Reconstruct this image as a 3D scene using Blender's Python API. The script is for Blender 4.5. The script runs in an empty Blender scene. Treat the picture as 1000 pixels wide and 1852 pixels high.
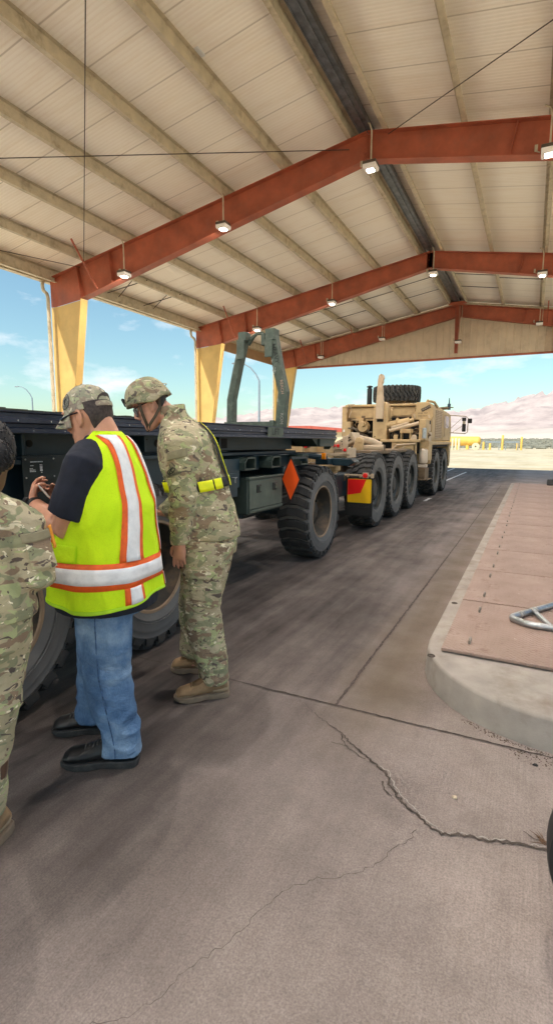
import bpy, bmesh, math, random
from mathutils import Vector, Matrix, noise
R = math.radians
V = Vector
rnd = random.Random(11)
SC = bpy.context.scene
COL = SC.collection

# ------------------------------------------------------------------ materials
def lin(h):
    h = h.lstrip('#')
    out = []
    for i in (0, 2, 4):
        v = int(h[i:i+2], 16) / 255
        out.append(v/12.92 if v <= .04045 else ((v+.055)/1.055)**2.4)
    return (*out, 1)

class NT:
    """small helper around a material node tree"""
    def __init__(s, name):
        s.m = bpy.data.materials.new(name); s.m.use_nodes = True
        s.t = s.m.node_tree; s.b = s.t.nodes['Principled BSDF']
        s.tc = s.t.nodes.new('ShaderNodeTexCoord')
    def n(s, typ, **kw):
        x = s.t.nodes.new(typ)
        for k, v in kw.items(): setattr(x, k, v)
        return x
    def l(s, a, b): s.t.links.new(a, b)
    def coords(s, scale=(1, 1, 1), rot=(0, 0, 0), loc=(0, 0, 0)):
        mp = s.n('ShaderNodeMapping'); mp.inputs['Scale'].default_value = scale
        mp.inputs['Rotation'].default_value = rot; mp.inputs['Location'].default_value = loc
        s.l(s.tc.outputs['Object'], mp.inputs['Vector']); return mp.outputs[0]
    def noise(s, vec, scale, detail=4, rough=.55, dist=0):
        x = s.n('ShaderNodeTexNoise'); x.inputs['Scale'].default_value = scale
        x.inputs['Detail'].default_value = detail; x.inputs['Roughness'].default_value = rough
        x.inputs['Distortion'].default_value = dist
        s.l(vec, x.inputs['Vector']); return x.outputs[0]
    def ramp(s, fac, stops, interp='LINEAR'):
        x = s.n('ShaderNodeValToRGB'); e = x.color_ramp; e.interpolation = interp
        while len(e.elements) < len(stops): e.elements.new(.5)
        for el, (p, c) in zip(e.elements, stops):
            el.position = p; el.color = c if not isinstance(c, (int, float)) else (c, c, c, 1)
        s.l(fac, x.inputs[0]); return x.outputs[0]
    def mix(s, fac, a, b, mode='MIX'):
        x = s.n('ShaderNodeMix', data_type='RGBA', blend_type=mode)
        for sock, val in ((x.inputs[0], fac), (x.inputs[6], a), (x.inputs[7], b)):
            if hasattr(val, 'is_linked') or hasattr(val, 'links'): s.l(val, sock)
            else: sock.default_value = val
        return x.outputs[2]
    def math(s, op, a, b=None):
        x = s.n('ShaderNodeMath', operation=op)
        for sock, val in ((x.inputs[0], a), (x.inputs[1], b)):
            if val is None: continue
            if hasattr(val, 'links'): s.l(val, sock)
            else: sock.default_value = val
        return x.outputs[0]
    def bump(s, h, strength=.3, dist=.01):
        x = s.n('ShaderNodeBump'); x.inputs['Strength'].default_value = strength
        x.inputs['Distance'].default_value = dist
        s.l(h, x.inputs['Height']); s.l(x.outputs[0], s.b.inputs['Normal'])
    def col(s, c): s.l(c, s.b.inputs['Base Color'])
    def set(s, **kw):
        for k, v in kw.items(): s.b.inputs[k.replace('_', ' ')].default_value = v

def mat(name, col, rough=.6, metal=0., var=.18, vs=3., bump=0., bs=80., dirt=None, dirt_amt=.5, ds=2.2, stretch=(1, 1, 1), spec=None):
    t = NT(name); c = lin(col) if isinstance(col, str) else (*col, 1)
    v = t.coords(stretch)
    n1 = t.noise(v, vs, 5, .6)
    lo = tuple(x*(1-var) for x in c[:3]) + (1,); hi = tuple(min(1, x*(1+var)) for x in c[:3]) + (1,)
    out = t.ramp(n1, [(.3, lo), (.7, hi)])
    if dirt:
        n2 = t.noise(t.coords(loc=(3, 7, 1)), ds, 7, .65)
        f = t.ramp(n2, [(.5, 0), (.72, dirt_amt)])
        out = t.mix(f, out, lin(dirt))
    t.col(out)
    t.set(Roughness=rough, Metallic=metal)
    if spec is not None: t.set(Specular_IOR_Level=spec)
    if bump: t.bump(t.noise(v, bs, 3, .6), bump, .004)
    return t.m

def camo(name, scale=1., dark=1., zs=1.55, grey=0.):
    t = NT(name)
    v = t.coords((scale, scale, scale*zs))
    def m(loc, sc, th, dist=.8, det=2.5, soft=.012):
        vv = t.coords((scale, scale, scale*zs), loc=loc)
        return t.ramp(t.noise(vv, sc, det, .5, dist), [(th, 0), (th+soft, 1)])
    k = lambda r, g, b: (r*dark, g*dark, b*dark, 1)
    c = t.mix(t.ramp(t.noise(v, 5, 2), [(.35, 0), (.65, 1)]), k(.30, .26, .155), k(.36, .30, .20))
    c = t.mix(m((5, 2, 9), 7.5, .53), c, k(.195, .195, .11))
    c = t.mix(m((1, 8, 4), 7., .57), c, k(.20, .135, .085))
    c = t.mix(m((9, 3, 2), 11, .60), c, k(.31, .33, .16))
    c = t.mix(m((2, 5, 7), 13, .625, 1.2), c, k(.075, .053, .042))
    c = t.mix(m((7, 7, 3), 15, .645, 1.4), c, k(.60, .54, .40))
    if grey: c = t.mix(grey, c, t.mix(.5, c, (.36, .35, .33, 1)))
    fine = t.noise(v, 420, 2)
    c = t.mix(.22, c, t.ramp(fine, [(.3, .3), (.7, 1.)]), 'MULTIPLY')
    t.col(c); t.set(Roughness=.9, Specular_IOR_Level=.2)
    cr = t.noise(t.coords((1, 1, 1.6)), 17, 4, .55, 1.)
    t.bump(t.math('ADD', t.math('MULTIPLY', fine, .04), cr), .55, .022)
    return t.m

# ------------------------------------------------------------------ mesh builder
WL = {}      # world location of a thing, for parts given in world coordinates

class MB:
    def __init__(s): s.bm = bmesh.new(); s.mi = 0
    def _f(s, vs):
        try:
            f = s.bm.faces.new(vs); f.material_index = s.mi; return f
        except ValueError: return None
    def v(s, p): return s.bm.verts.new(p)
    def hexa(s, p):
        v = [s.v(q) for q in p]
        for i in ((0, 3, 2, 1), (4, 5, 6, 7), (0, 1, 5, 4), (1, 2, 6, 5), (2, 3, 7, 6), (3, 0, 4, 7)): s._f([v[j] for j in i])
    def box(s, x0, x1, y0, y1, z0, z1):
        s.hexa([(x0, y0, z0), (x1, y0, z0), (x1, y1, z0), (x0, y1, z0), (x0, y0, z1), (x1, y0, z1), (x1, y1, z1), (x0, y1, z1)])
    def obox(s, c, size, M):
        hx, hy, hz = (a/2 for a in size); c = V(c)
        P = [(-hx, -hy, -hz), (hx, -hy, -hz), (hx, hy, -hz), (-hx, hy, -hz), (-hx, -hy, hz), (hx, -hy, hz), (hx, hy, hz), (-hx, hy, hz)]
        s.hexa([c + M @ V(q) for q in P])
    def bar(s, p0, p1, w, h, up=(0, 0, 1)):
        p0 = V(p0); p1 = V(p1); d = (p1-p0); L = d.length; d.normalize()
        sd = d.cross(V(up)); sd = sd.normalized() if sd.length > 1e-5 else V((1, 0, 0)); u = sd.cross(d)
        M = Matrix((sd, d, u)).transposed()
        s.obox((p0+p1)/2, (w, L, h), M)
    def prism(s, poly, f0, f1):
        a = [s.v(f0(*q)) for q in poly]; b = [s.v(f1(*q)) for q in poly]
        n = len(poly); s._f(a[::-1]); s._f(b)
        for i in range(n): s._f([a[i], a[(i+1) % n], b[(i+1) % n], b[i]])
    def xz(s, poly, y0, y1): s.prism(poly, lambda x, z: (x, y0, z), lambda x, z: (x, y1, z))
    def yz(s, poly, x0, x1): s.prism(poly, lambda y, z: (x0, y, z), lambda y, z: (x1, y, z))
    def xy(s, poly, z0, z1): s.prism(poly, lambda x, y: (x, y, z0), lambda x, y: (x, y, z1))
    def loft(s, rings, cap=True, closed=True):
        vr = [[s.v(p) for p in r] for r in rings]; n = len(vr[0])
        for a, b in zip(vr, vr[1:]):
            for i in range(n if closed else n-1):
                j = (i+1) % n; s._f([a[i], a[j], b[j], b[i]])
        if cap: s._f(vr[0][::-1]); s._f(vr[-1])
        return vr
    def tube(s, path, r, n=8, b=None, ref=None, cap=True):
        """tube along a path; r (and b) scalar or list; ref = direction of the r axis"""
        P = [V(p) for p in path]; m = len(P)
        ra = r if isinstance(r, (list, tuple)) else [r]*m
        rb = ra if b is None else (b if isinstance(b, (list, tuple)) else [b]*m)
        rings = []; prev = V(ref) if ref else None
        for i, p in enumerate(P):
            t = (P[min(i+1, m-1)]-P[max(i-1, 0)]).normalized()
            if prev is None:
                prev = t.orthogonal()
            e1 = prev - t*prev.dot(t)
            if e1.length < 1e-5: e1 = t.orthogonal()
            e1.normalize(); e2 = t.cross(e1)
            if not ref: prev = e1
            rings.append([p + e1*ra[i]*math.cos(2*math.pi*k/n) + e2*rb[i]*math.sin(2*math.pi*k/n) for k in range(n)])
        s.loft(rings, cap)
    def cyl(s, p0, p1, r, r1=None, n=16): s.tube([p0, p1], [r, r if r1 is None else r1], n)
    def lathe(s, prof, n=32, c=(0, 0, 0), axis='x', cap=False):
        c = V(c); rings = []
        for rr, x in prof:
            ring = []
            for k in range(n):
                a = 2*math.pi*k/n; u, w = rr*math.cos(a), rr*math.sin(a)
                ring.append(c + (V((x, u, w)) if axis == 'x' else V((u, w, x)) if axis == 'z' else V((w, x, u))))
            rings.append(ring)
        s.loft(rings, cap)
    def ell(s, c, r, M=None, nu=16, nv=10):
        c = V(c); rings = []
        r = (r, r, r) if isinstance(r, (int, float)) else r
        for j in range(nv+1):
            ph = math.pi*(j/nv-.5); ph = max(-1.55, min(1.55, ph))
            ring = []
            for k in range(nu):
                a = 2*math.pi*k/nu
                q = V((r[0]*math.cos(ph)*math.cos(a), r[1]*math.cos(ph)*math.sin(a), r[2]*math.sin(ph)))
                ring.append(c + (M @ q if M else q))
            rings.append(ring)
        s.loft(rings)
    def quad(s, *p): s._f([s.v(q) for q in p])
    def mesh(s, name):
        bmesh.ops.recalc_face_normals(s.bm, faces=s.bm.faces)
        me = bpy.data.meshes.new(name); s.bm.to_mesh(me); s.bm.free(); return me
    def build(s, name, m, parent=None, bevel=0., smooth=True, ang=35, world=True, seg=1):
        if bevel:
            bmesh.ops.recalc_face_normals(s.bm, faces=s.bm.faces)
            es = [e for e in s.bm.edges if len(e.link_faces) == 2 and e.calc_face_angle(0) > R(40) and e.calc_length() > bevel*2.2]
            bmesh.ops.bevel(s.bm, geom=es, offset=bevel, segments=seg, affect='EDGES', clamp_overlap=True)
        me = s.mesh(name)
        return link(name, me, m, parent, smooth, ang, world)

def link(name, me, m, parent=None, smooth=True, ang=35, world=True):
    for x in (m if isinstance(m, (list, tuple)) else [m]): me.materials.append(x)
    if smooth:
        me.polygons.foreach_set('use_smooth', [True]*len(me.polygons))
        me.set_sharp_from_angle(angle=R(ang))
    o = bpy.data.objects.new(name, me); COL.objects.link(o)
    if parent:
        o.parent = parent
        w = WL.get(parent.name)
        if w is not None:
            if world: me.transform(Matrix.Translation(-w))
            WL[o.name] = w
    return o

def thing(name, label, cat, loc=(0, 0, 0), rotz=0, group=None):
    o = bpy.data.objects.new(name, None); COL.objects.link(o)
    o.location = loc; o.rotation_euler = (0, 0, rotz); o.empty_display_size = .1
    if rotz == 0: WL[o.name] = V(loc)
    return tag(o, label, cat, group)
def tag(o, label, cat, group=None):
    o['label'] = label; o['category'] = cat
    if group: o['group'] = group
    return o
def struct(o): o['kind'] = 'structure'; return o
def recentre(o):
    """move a one-mesh thing's origin to the base centre of its mesh"""
    me = o.data; xs = [v.co for v in me.vertices]
    c = V(((min(p.x for p in xs)+max(p.x for p in xs))/2, (min(p.y for p in xs)+max(p.y for p in xs))/2, min(p.z for p in xs)))
    me.transform(Matrix.Translation(-c)); o.location = c; return o
def dup(root, loc, rotz, label=None, group=None):
    r = root.copy(); COL.objects.link(r); r.location = loc; r.rotation_euler = (0, 0, rotz)
    if label: r['label'] = label
    if group: r['group'] = group
    dup_kids(root, r); return r
def dup_kids(a, b):
    for ch in list(a.children):
        c = ch.copy(); COL.objects.link(c); c.parent = b; dup_kids(ch, c)

def remesh(mb, voxel, it=4, disp=None, fac=.5):
    me = mb.mesh('tmp'); o = bpy.data.objects.new('tmp', me); COL.objects.link(o)
    md = o.modifiers.new('r', 'REMESH'); md.mode = 'VOXEL'; md.voxel_size = voxel; md.use_smooth_shade = True
    if it:
        sm = o.modifiers.new('s', 'SMOOTH'); sm.factor = fac; sm.iterations = it
    dg = bpy.context.evaluated_depsgraph_get(); dg.update()
    out = bpy.data.meshes.new_from_object(o.evaluated_get(dg))
    bpy.data.objects.remove(o); bpy.data.meshes.remove(me)
    if disp:
        ns = [v.normal.copy() for v in out.vertices]
        for v, n in zip(out.vertices, ns): v.co += n*disp(v.co, n)
    return out

def text(name, s, size, m, parent, M, depth=.001, align='CENTER', off=True):
    cu = bpy.data.curves.new('txt', 'FONT'); cu.body = s; cu.size = size; cu.extrude = depth
    cu.align_x = align; cu.align_y = 'CENTER'; cu.resolution_u = 2
    o = bpy.data.objects.new('txt', cu); COL.objects.link(o)
    dg = bpy.context.evaluated_depsgraph_get(); dg.update()
    me = bpy.data.meshes.new_from_object(o.evaluated_get(dg))
    bpy.data.objects.remove(o)
    me.transform(M)
    return link(name, me, m, parent, False, 35, False)
def frame(o, x, y):
    """matrix with origin o, local x and y axes (world vectors)"""
    x = V(x).normalized(); z = x.cross(V(y)).normalized(); y = z.cross(x)
    M = Matrix((x, y, z)).transposed().to_4x4(); M.translation = V(o); return M

# ------------------------------------------------------------------ palette
RED = mat('red_oxide_steel', (.37, .090, .042), .55, 0, .28, 2.2, .12, 40, dirt='#8a5846', dirt_amt=.5, ds=3.5)
TANSTEEL = mat('tan_painted_steel', (.50, .37, .20), .5, 0, .12, 2, dirt='#7a5a35', dirt_amt=.35)
PURL = mat('purlin_paint', (.52, .44, .31), .5, 0, .15, 5, dirt='#6d5a3f', dirt_amt=.6, ds=4)
GALV = mat('galvanised_steel', (.42, .44, .46), .38, .85, .25, 14, .05, 60, dirt='#5b5652', dirt_amt=.5, ds=9)
DGALV = mat('weathered_ridge_metal', (.16, .17, .18), .4, .6, .4, 6)
ROD = mat('dark_rod_steel', (.05, .035, .028), .6, .3, .2)
WHITE = mat('white_paint', (.75, .74, .71), .45, 0, .08)
GREEN = mat('olive_drab_paint', (.035, .052, .045), .55, 0, .3, 4, .05, 90, dirt='#39443f', dirt_amt=.5, ds=5)
GREEN2 = mat('faded_green_paint', (.062, .082, .066), .6, 0, .25, 7, .05, 90, dirt='#7c8578', dirt_amt=.55, ds=11)
BOXG = mat('toolbox_green_paint', (.062, .083, .068), .55, 0, .2, 3, dirt='#6a7267', dirt_amt=.4, ds=8)
NAVY = mat('dark_blue_green_steel', (.007, .024, .036), .5, .1, .35, 3, .05, 60, dirt='#1b3a48', dirt_amt=.6, ds=3)
RAIL = mat('dark_rail_steel', (.030, .038, .066), .42, .3, .35, 5, .06, 70, dirt='#5b6068', dirt_amt=.5, ds=7, stretch=(1, .3, 3))
WOOD = mat('weathered_deck_wood', (.06, .06, .045), .9, 0, .5, 9, .3, 40)
RUB = mat('tyre_rubber', (.030, .030, .032), .78, 0, .3, 3, .12, 130, dirt='#6a625a', dirt_amt=.30, ds=6)
RUBD = mat('dusty_truck_rubber', (.033, .033, .034), .85, 0, .3, 4, .12, 130, dirt='#77716a', dirt_amt=.55, ds=5)
BLACK = mat('black_rubber', (.012, .012, .013), .6, 0, .2)
VOIDM = mat('recess_shade_black', (.004, .004, .005), .8, 0, .2)  # near-black that stands in for shade inside openings and gaps
RIMG = mat('dark_wheel_steel', (.022, .026, .026), .5, .2, .3, 6, dirt='#6b5a46', dirt_amt=.35, ds=6)
DUSTR = mat('dusty_tyre_grooves', (.16, .15, .14), .9, 0, .3, 5, .1, 90, dirt='#8a8177', dirt_amt=.4, ds=4)
SIDEW = mat('grey_tyre_sidewall', (.115, .113, .115), .75, 0, .25, 3, .1, 90, dirt='#7a746e', dirt_amt=.45, ds=5)
SIDET = mat('pale_dusty_sidewall', (.13, .125, .12), .85, 0, .25, 4, .1, 90, dirt='#8a8177', dirt_amt=.5, ds=5)
RIMT = mat('dusty_brown_wheel', (.04, .035, .031), .6, .1, .3, 5, .05, 50, dirt='#8f7150', dirt_amt=.45, ds=6)
RIMR = mat('rusty_rim_edge', (.30, .21, .14), .7, .1, .3, 8, .1, 70)
SAND = mat('desert_tan_paint', (.50, .35, .18), .6, 0, .14, 3, .04, 80, dirt='#8a6a47', dirt_amt=.55, ds=3.5)
SANDL = mat('light_tan_paint', (.52, .40, .28), .6, 0, .12, 4, dirt='#8a6a47', dirt_amt=.5, ds=4)
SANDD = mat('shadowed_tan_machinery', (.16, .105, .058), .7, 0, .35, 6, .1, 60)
SRED = mat('red_reflector', (.85, .014, .014), .35, 0, .08)
SYEL = mat('yellow_reflector', (.96, .54, .012), .4, 0, .08)
ORNG = mat('orange_reflective_sheet', (1.0, .105, .010), .42, 0, .1, 5)
AMBER = mat('amber_lens', (.85, .25, .01), .25, 0, .05)
STEN = mat('stencil_black', (.012, .013, .013), .7, 0, .2)
STENW = mat('stencil_white', (.62, .64, .66), .6, 0, .1)
SKIN1 = mat('tanned_skin', (.60, .29, .185), .42, 0, .14, 14, .06, 260)
SKIN2 = mat('flushed_skin', (.68, .33, .23), .48, 0, .16, 12, .06, 260)
SKIN3 = mat('brown_skin', (.13, .07, .045), .5, 0, .12, 14)
HAIR = mat('short_dark_hair', (.028, .022, .021), .7, 0, .4, 60, .5, 220)
GREY_HAIR = mat('cropped_greying_hair', (.055, .04, .038), .75, 0, .5, 70, .5, 240)
CAMO = camo('army_camouflage', 1.3, 1.62, 1.55, .22)
CAMOH = camo('helmet_cover_camouflage', 1.7, 1.45, 1.3, .3)
DENIM = None; LIME = None
# ------------------------------------------------------------------ camera, sky, sun
CAM_H = 1.5
cam = bpy.data.cameras.new('camera'); camo_ = bpy.data.objects.new('camera', cam); COL.objects.link(camo_)
SC.camera = camo_
cam.sensor_fit = 'VERTICAL'; cam.sensor_height = 36; cam.lens = 911/1852*36
cam.clip_start = .05; cam.clip_end = 12000
def cam_rot(yaw, pitch, roll):
    return Matrix.Rotation(yaw, 3, 'Z') @ Matrix.Rotation(pitch, 3, 'X') @ Matrix.Rotation(roll, 3, 'Y')
Mr = cam_rot(.46482, -.14022, -.00627)     # columns: right, forward, up
Mc = Matrix((Mr.col[0], Mr.col[2], -Mr.col[1])).transposed().to_4x4(); Mc.translation = (0, 0, CAM_H)
camo_.matrix_world = Mc

SUN_DIR = V((.39, .75, -1.)).normalized()        # the way the light travels
elev = math.asin(-SUN_DIR.z); azi = math.atan2(-SUN_DIR.x, -SUN_DIR.y)   # clockwise from +Y
sl = bpy.data.lights.new('sun', 'SUN'); so = bpy.data.objects.new('sun', sl); COL.objects.link(so)
sl.energy = 5.; sl.angle = R(.53); sl.color = (1, .95, .86)
so.rotation_euler = SUN_DIR.to_track_quat('-Z', 'Y').to_euler(); so.location = (-20, -30, 40)
w = bpy.data.worlds.new('World'); SC.world = w; w.use_nodes = True
nt = w.node_tree; bg = nt.nodes['Background']
sky = nt.nodes.new('ShaderNodeTexSky'); sky.sky_type = 'NISHITA'; sky.sun_disc = False
sky.sun_elevation = elev; sky.sun_rotation = azi; sky.air_density = 1.3; sky.dust_density = 2.2; sky.ozone_density = 1.6; sky.altitude = 1200
bg.inputs['Strength'].default_value = .15
tc = nt.nodes.new('ShaderNodeTexCoord')
def wn(typ, **k):
    x = nt.nodes.new(typ)
    for a, b in k.items(): setattr(x, a, b)
    return x
mp = wn('ShaderNodeMapping'); mp.inputs['Scale'].default_value = (1, 1, 2.6); mp.inputs['Location'].default_value = (.35, .1, .2)
nt.links.new(tc.outputs['Generated'], mp.inputs['Vector'])
nz = wn('ShaderNodeTexNoise'); nz.inputs['Scale'].default_value = 5.2; nz.inputs['Detail'].default_value = 7; nz.inputs['Roughness'].default_value = .58
nt.links.new(mp.outputs[0], nz.inputs['Vector'])
cr = wn('ShaderNodeValToRGB'); cr.color_ramp.elements[0].position = .52; cr.color_ramp.elements[1].position = .72
nt.links.new(nz.outputs[0], cr.inputs[0])
tint = wn('ShaderNodeMix', data_type='RGBA', blend_type='MULTIPLY'); tint.inputs[0].default_value = 1
tint.inputs[7].default_value = (1.0, 1.19, 1.10, 1)
nt.links.new(sky.outputs[0], tint.inputs[6])
mx = wn('ShaderNodeMix', data_type='RGBA'); mx.inputs[7].default_value = (8.2, 8.2, 8.4, 1)
cm = wn('ShaderNodeMath', operation='MULTIPLY'); cm.inputs[1].default_value = .85
nt.links.new(cr.outputs[0], cm.inputs[0]); nt.links.new(cm.outputs[0], mx.inputs[0])
nt.links.new(tint.outputs[2], mx.inputs[6]); nt.links.new(mx.outputs[2], bg.inputs['Color'])
SC.view_settings.view_transform = 'Standard'; SC.view_settings.look = 'None'; SC.view_settings.exposure = 0; SC.view_settings.gamma = 1
SC.cycles.max_bounces = 10; SC.cycles.diffuse_bounces = 7; SC.cycles.glossy_bounces = 4; SC.cycles.transmission_bounces = 4

# ------------------------------------------------------------------ ground
def ground_mat():
    t = NT('sunlit_desert_sand'); v = t.coords()
    a = t.ramp(t.noise(v, .12, 8, .65), [(.3, lin('#fcf1da')), (.55, lin('#f8eaca')), (.75, lin('#eed8b2'))])
    tr = t.noise(t.coords((.05, .35, 1), rot=(0, 0, .5)), 1.2, 6, .6)
    c = t.mix(t.ramp(tr, [(.5, 0), (.7, .5)]), a, lin('#e0c495'))
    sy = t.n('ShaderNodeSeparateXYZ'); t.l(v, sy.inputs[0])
    far = t.ramp(t.math('DIVIDE', sy.outputs[1], 60.), [(.5, 0), (.52, 1)])  # sand past the shed toned down; the rest left pale to bounce light
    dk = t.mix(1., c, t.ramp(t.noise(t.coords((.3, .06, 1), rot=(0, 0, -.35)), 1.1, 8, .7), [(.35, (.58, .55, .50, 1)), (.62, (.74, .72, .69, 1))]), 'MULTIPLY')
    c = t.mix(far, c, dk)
    t.col(c); t.set(Roughness=.95, Specular_IOR_Level=.1); t.bump(t.noise(v, 2, 8), .5, .05); return t.m
mb = MB(); n = 64
ctr = mb.v((0, 60, -.03))
def gring(r): return [mb.v((r*math.cos(2*math.pi*k/n), 60+r*math.sin(2*math.pi*k/n), -.03)) for k in range(n)]
rs = [gring(r) for r in (40, 120, 300, 900, 3000, 9000)]
for k in range(n): mb._f([ctr, rs[0][k], rs[0][(k+1) % n]])
for a, b in zip(rs, rs[1:]):
    for k in range(n): mb._f([a[k], a[(k+1) % n], b[(k+1) % n], b[k]])
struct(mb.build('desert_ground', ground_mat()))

def concrete_mat():
    t = NT('stained_concrete'); v = t.coords()
    base = t.ramp(t.noise(v, 1.1, 8, .62), [(.28, lin('#988a83')), (.5, lin('#ad9e97')), (.72, lin('#c1b1aa'))])
    speck = t.noise(v, 140, 3, .6)
    base = t.mix(.55, base, t.ramp(speck, [(.35, .55), (.6, 1.0)]), 'MULTIPLY')
    grit = t.noise(v, 48, 6, .75)
    base = t.mix(.32, base, t.ramp(grit, [(.36, .68), (.6, 1.06)]), 'MULTIPLY')
    # broomed lines along the lane
    br = t.noise(t.coords((170, 2.2, 1), rot=(0, 0, .03)), 1, 3, .6)
    bm_ = t.ramp(t.noise(v, .8, 4), [(.4, .06), (.62, .34)])
    base = t.mix(bm_, base, t.ramp(br, [(.35, .55), (.62, 1.0)]), 'MULTIPLY')
    mot = t.noise(t.coords(loc=(9, 2, 4)), 3.2, 9, .72)
    base = t.mix(.8, base, t.ramp(mot, [(.3, .68), (.5, .93), (.66, 1.05)]), 'MULTIPLY')
    agg = t.n('ShaderNodeTexVoronoi'); agg.inputs['Scale'].default_value = 260; t.l(v, agg.inputs['Vector'])
    base = t.mix(.35, base, t.ramp(agg.outputs['Color'], [(.2, .62), (.8, 1.15)]), 'MULTIPLY')
    # tyre and oil darkening of the truck lane, wandering edges
    sx = t.n('ShaderNodeSeparateXYZ'); t.l(v, sx.inputs[0])
    wob = t.math('MULTIPLY', t.math('SUBTRACT', t.noise(t.coords((.5, .22, 1)), 1.6, 6, .65), .5), 1.5)
    xx = t.math('ADD', sx.outputs[0], wob)
    lane = t.ramp(t.math('DIVIDE', t.math('ADD', xx, 6.), 6.), [(.05, .6), (.4, 1.), (.72, 1.), (.80, .80), (.885, .38), (.97, .05)])
    yy = t.ramp(t.math('DIVIDE', t.math('ADD', sx.outputs[1], wob), 6.), [(.0, .3), (.10, .62), (.22, 1.)])
    pat = t.ramp(t.noise(t.coords((1.6, .5, 1), loc=(4, 1, 0)), 1.5, 8, .7), [(.3, .66), (.6, 1.)])
    strk = t.ramp(t.noise(t.coords((4.5, .16, 1), loc=(2, 5, 0)), 1.6, 7, .6), [(.36, .80), (.6, 1.)])
    f = t.math('MULTIPLY', t.math('MULTIPLY', t.math('MULTIPLY', lane, yy), pat), strk)
    c = t.mix(f, base, lin('#362f2e'))
    # tan dust drifted against the island kerb
    kd = t.ramp(t.math('ADD', t.math('ABSOLUTE', t.math('ADD', sx.outputs[0], .72)), t.math('MULTIPLY', t.noise(v, 2.5, 5), .35)), [(.20, .7), (.52, 0)])
    ky = t.ramp(t.math('DIVIDE', sx.outputs[1], 10.), [(.2, 0), (.28, 1), (1, .6)])
    c = t.mix(t.math('MULTIPLY', kd, ky), c, lin('#62533f'))
    # scattered round oil and gum spots
    sp = t.n('ShaderNodeTexVoronoi'); sp.inputs['Scale'].default_value = 3.1; t.l(v, sp.inputs['Vector'])
    spm = t.ramp(t.math('ADD', sp.outputs['Distance'], t.math('MULTIPLY', t.noise(v, 5, 2), .10)), [(.10, .6), (.16, 0)])
    pick = t.n('ShaderNodeSeparateColor'); t.l(sp.outputs['Color'], pick.inputs[0])
    c = t.mix(t.math('MULTIPLY', spm, t.ramp(pick.outputs[0], [(.72, 0), (.76, 1)])), c, lin('#4a4442'))
    c = t.mix(t.ramp(t.noise(v, 34, 4, .7), [(.70, 0), (.76, .18)]), c, lin('#c2b4a4'))
    t.col(c)
    t.l(t.ramp(t.noise(v, 3, 5), [(.3, .62), (.7, .9)]), t.b.inputs['Roughness'])
    t.set(Specular_IOR_Level=.35)
    t.bump(t.math('ADD', t.math('MULTIPLY', br, .35), speck), .35, .004); return t.m
mb = MB(); mb.box(-13.8, 3.4, -26, 31.2, -.3, 0.)
struct(mb.build('concrete_floor', concrete_mat()))
JOINT = mat('dirt_filled_joint', (.085, .066, .056), .95, 0, .5, 20, .3, 120)
LIP = mat('broken_concrete_edge', (.40, .365, .33), .9, 0, .2, 30)
def ribbon(mb, pts, wfun, z, jag=.0, step=.02, seed=0):
    rr = random.Random(seed); P = []
    for a, b in zip(pts, pts[1:]):
        a = V((*a, 0)); b = V((*b, 0)); k = max(1, int((b-a).length/step))
        for i in range(k): P.append(a.lerp(b, i/k))
    P.append(V((*pts[-1], 0))); L = []; n = len(P)
    for i, p in enumerate(P):
        t = (P[min(i+1, n-1)]-P[max(i-1, 0)]).normalized(); s = V((-t.y, t.x, 0))
        p = p + s*rr.uniform(-jag, jag); h = wfun(i/(n-1))*rr.uniform(.55, 1.25)/2
        L.append((p+s*h+V((0, 0, z)), p-s*h+V((0, 0, z))))
    v = [(mb.v(a), mb.v(b)) for a, b in L]
    for a, b in zip(v, v[1:]): mb._f([a[0], b[0], b[1], a[1]])
mb = MB()
c0 = [(-1.13, 2.55), (-.96, 2.42), (-.87, 2.37), (-.77, 2.31), (-.66, 2.22), (-.6, 2.19), (-.54, 2.14), (-.49, 2.11), (-.45, 2.03), (-.41, 1.985), (-.36, 1.94), (-.31, 1.91), (-.25, 1.865), (-.21, 1.85), (-.15, 1.88), (-.11, 1.89), (-.05, 1.895), (0, 1.92), (.05, 1.93), (.10, 1.945), (.155, 1.95)]
ribbon(mb, c0, lambda u: .0025+.0105*min(1, max(0, (u-.08)*2.4)), .0035, .0085, .014, 3)
ribbon(mb, [(-.78, 2.31), (-.74, 2.24), (-.68, 2.2), (-.61, 2.165)], lambda u: .006, .004, .006, .014, 5)
ribbon(mb, [(-.72, 2.225), (-.8, 2.22)], lambda u: .004, .004, .004, .014, 6)
ribbon(mb, [(-.49, 2.05), (-.475, 2.0), (-.43, 1.975)], lambda u: .008, .004, .004, .012, 8)
c1 = [(-.3, 1.83), (-.315, 1.76), (-.36, 1.70), (-.38, 1.62), (-.44, 1.54), (-.5, 1.48), (-.56, 1.45), (-.64, 1.36), (-.67, 1.28), (-.69, 1.2), (-.72, 1.11), (-.78, .99), (-.80, .91), (-.85, .82), (-.95, .75)]
ribbon(mb, c1, lambda u: .0022*(1.2-.5*u), .004, .007, .014, 9)
ribbon(mb, [(.16, 1.98), (.11, 1.99), (.07, 2.01)], lambda u: .004, .004, .004, .012, 12)
struct(mb.build('floor_crack', JOINT, smooth=False))
mb = MB()
off = [(x+.010, y+.014) for x, y in c0[6:]]
ribbon(mb, off, lambda u: .0045, .003, .007, .014, 4)
struct(mb.build('crack_edge', LIP, smooth=False))
mb = MB()
for pts, wd in (([(-3.2, 2.535), (-.9, 2.573), (-.05, 2.585), (1.2, 2.6), (6, 2.6)], .012), ([(-.903, 2.573), (-.895, 8), (-.888, 19.3)], .018),
                ([(-13, 2.5), (-3.2, 2.535)], .02), ([(-3.75, 2.55), (-3.75, 30)], .018), ([(-6.3, 2.5), (-6.3, 30)], .02)):
    ribbon(mb, pts, lambda u: wd, .004, .0035, .025, 2)
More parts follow.
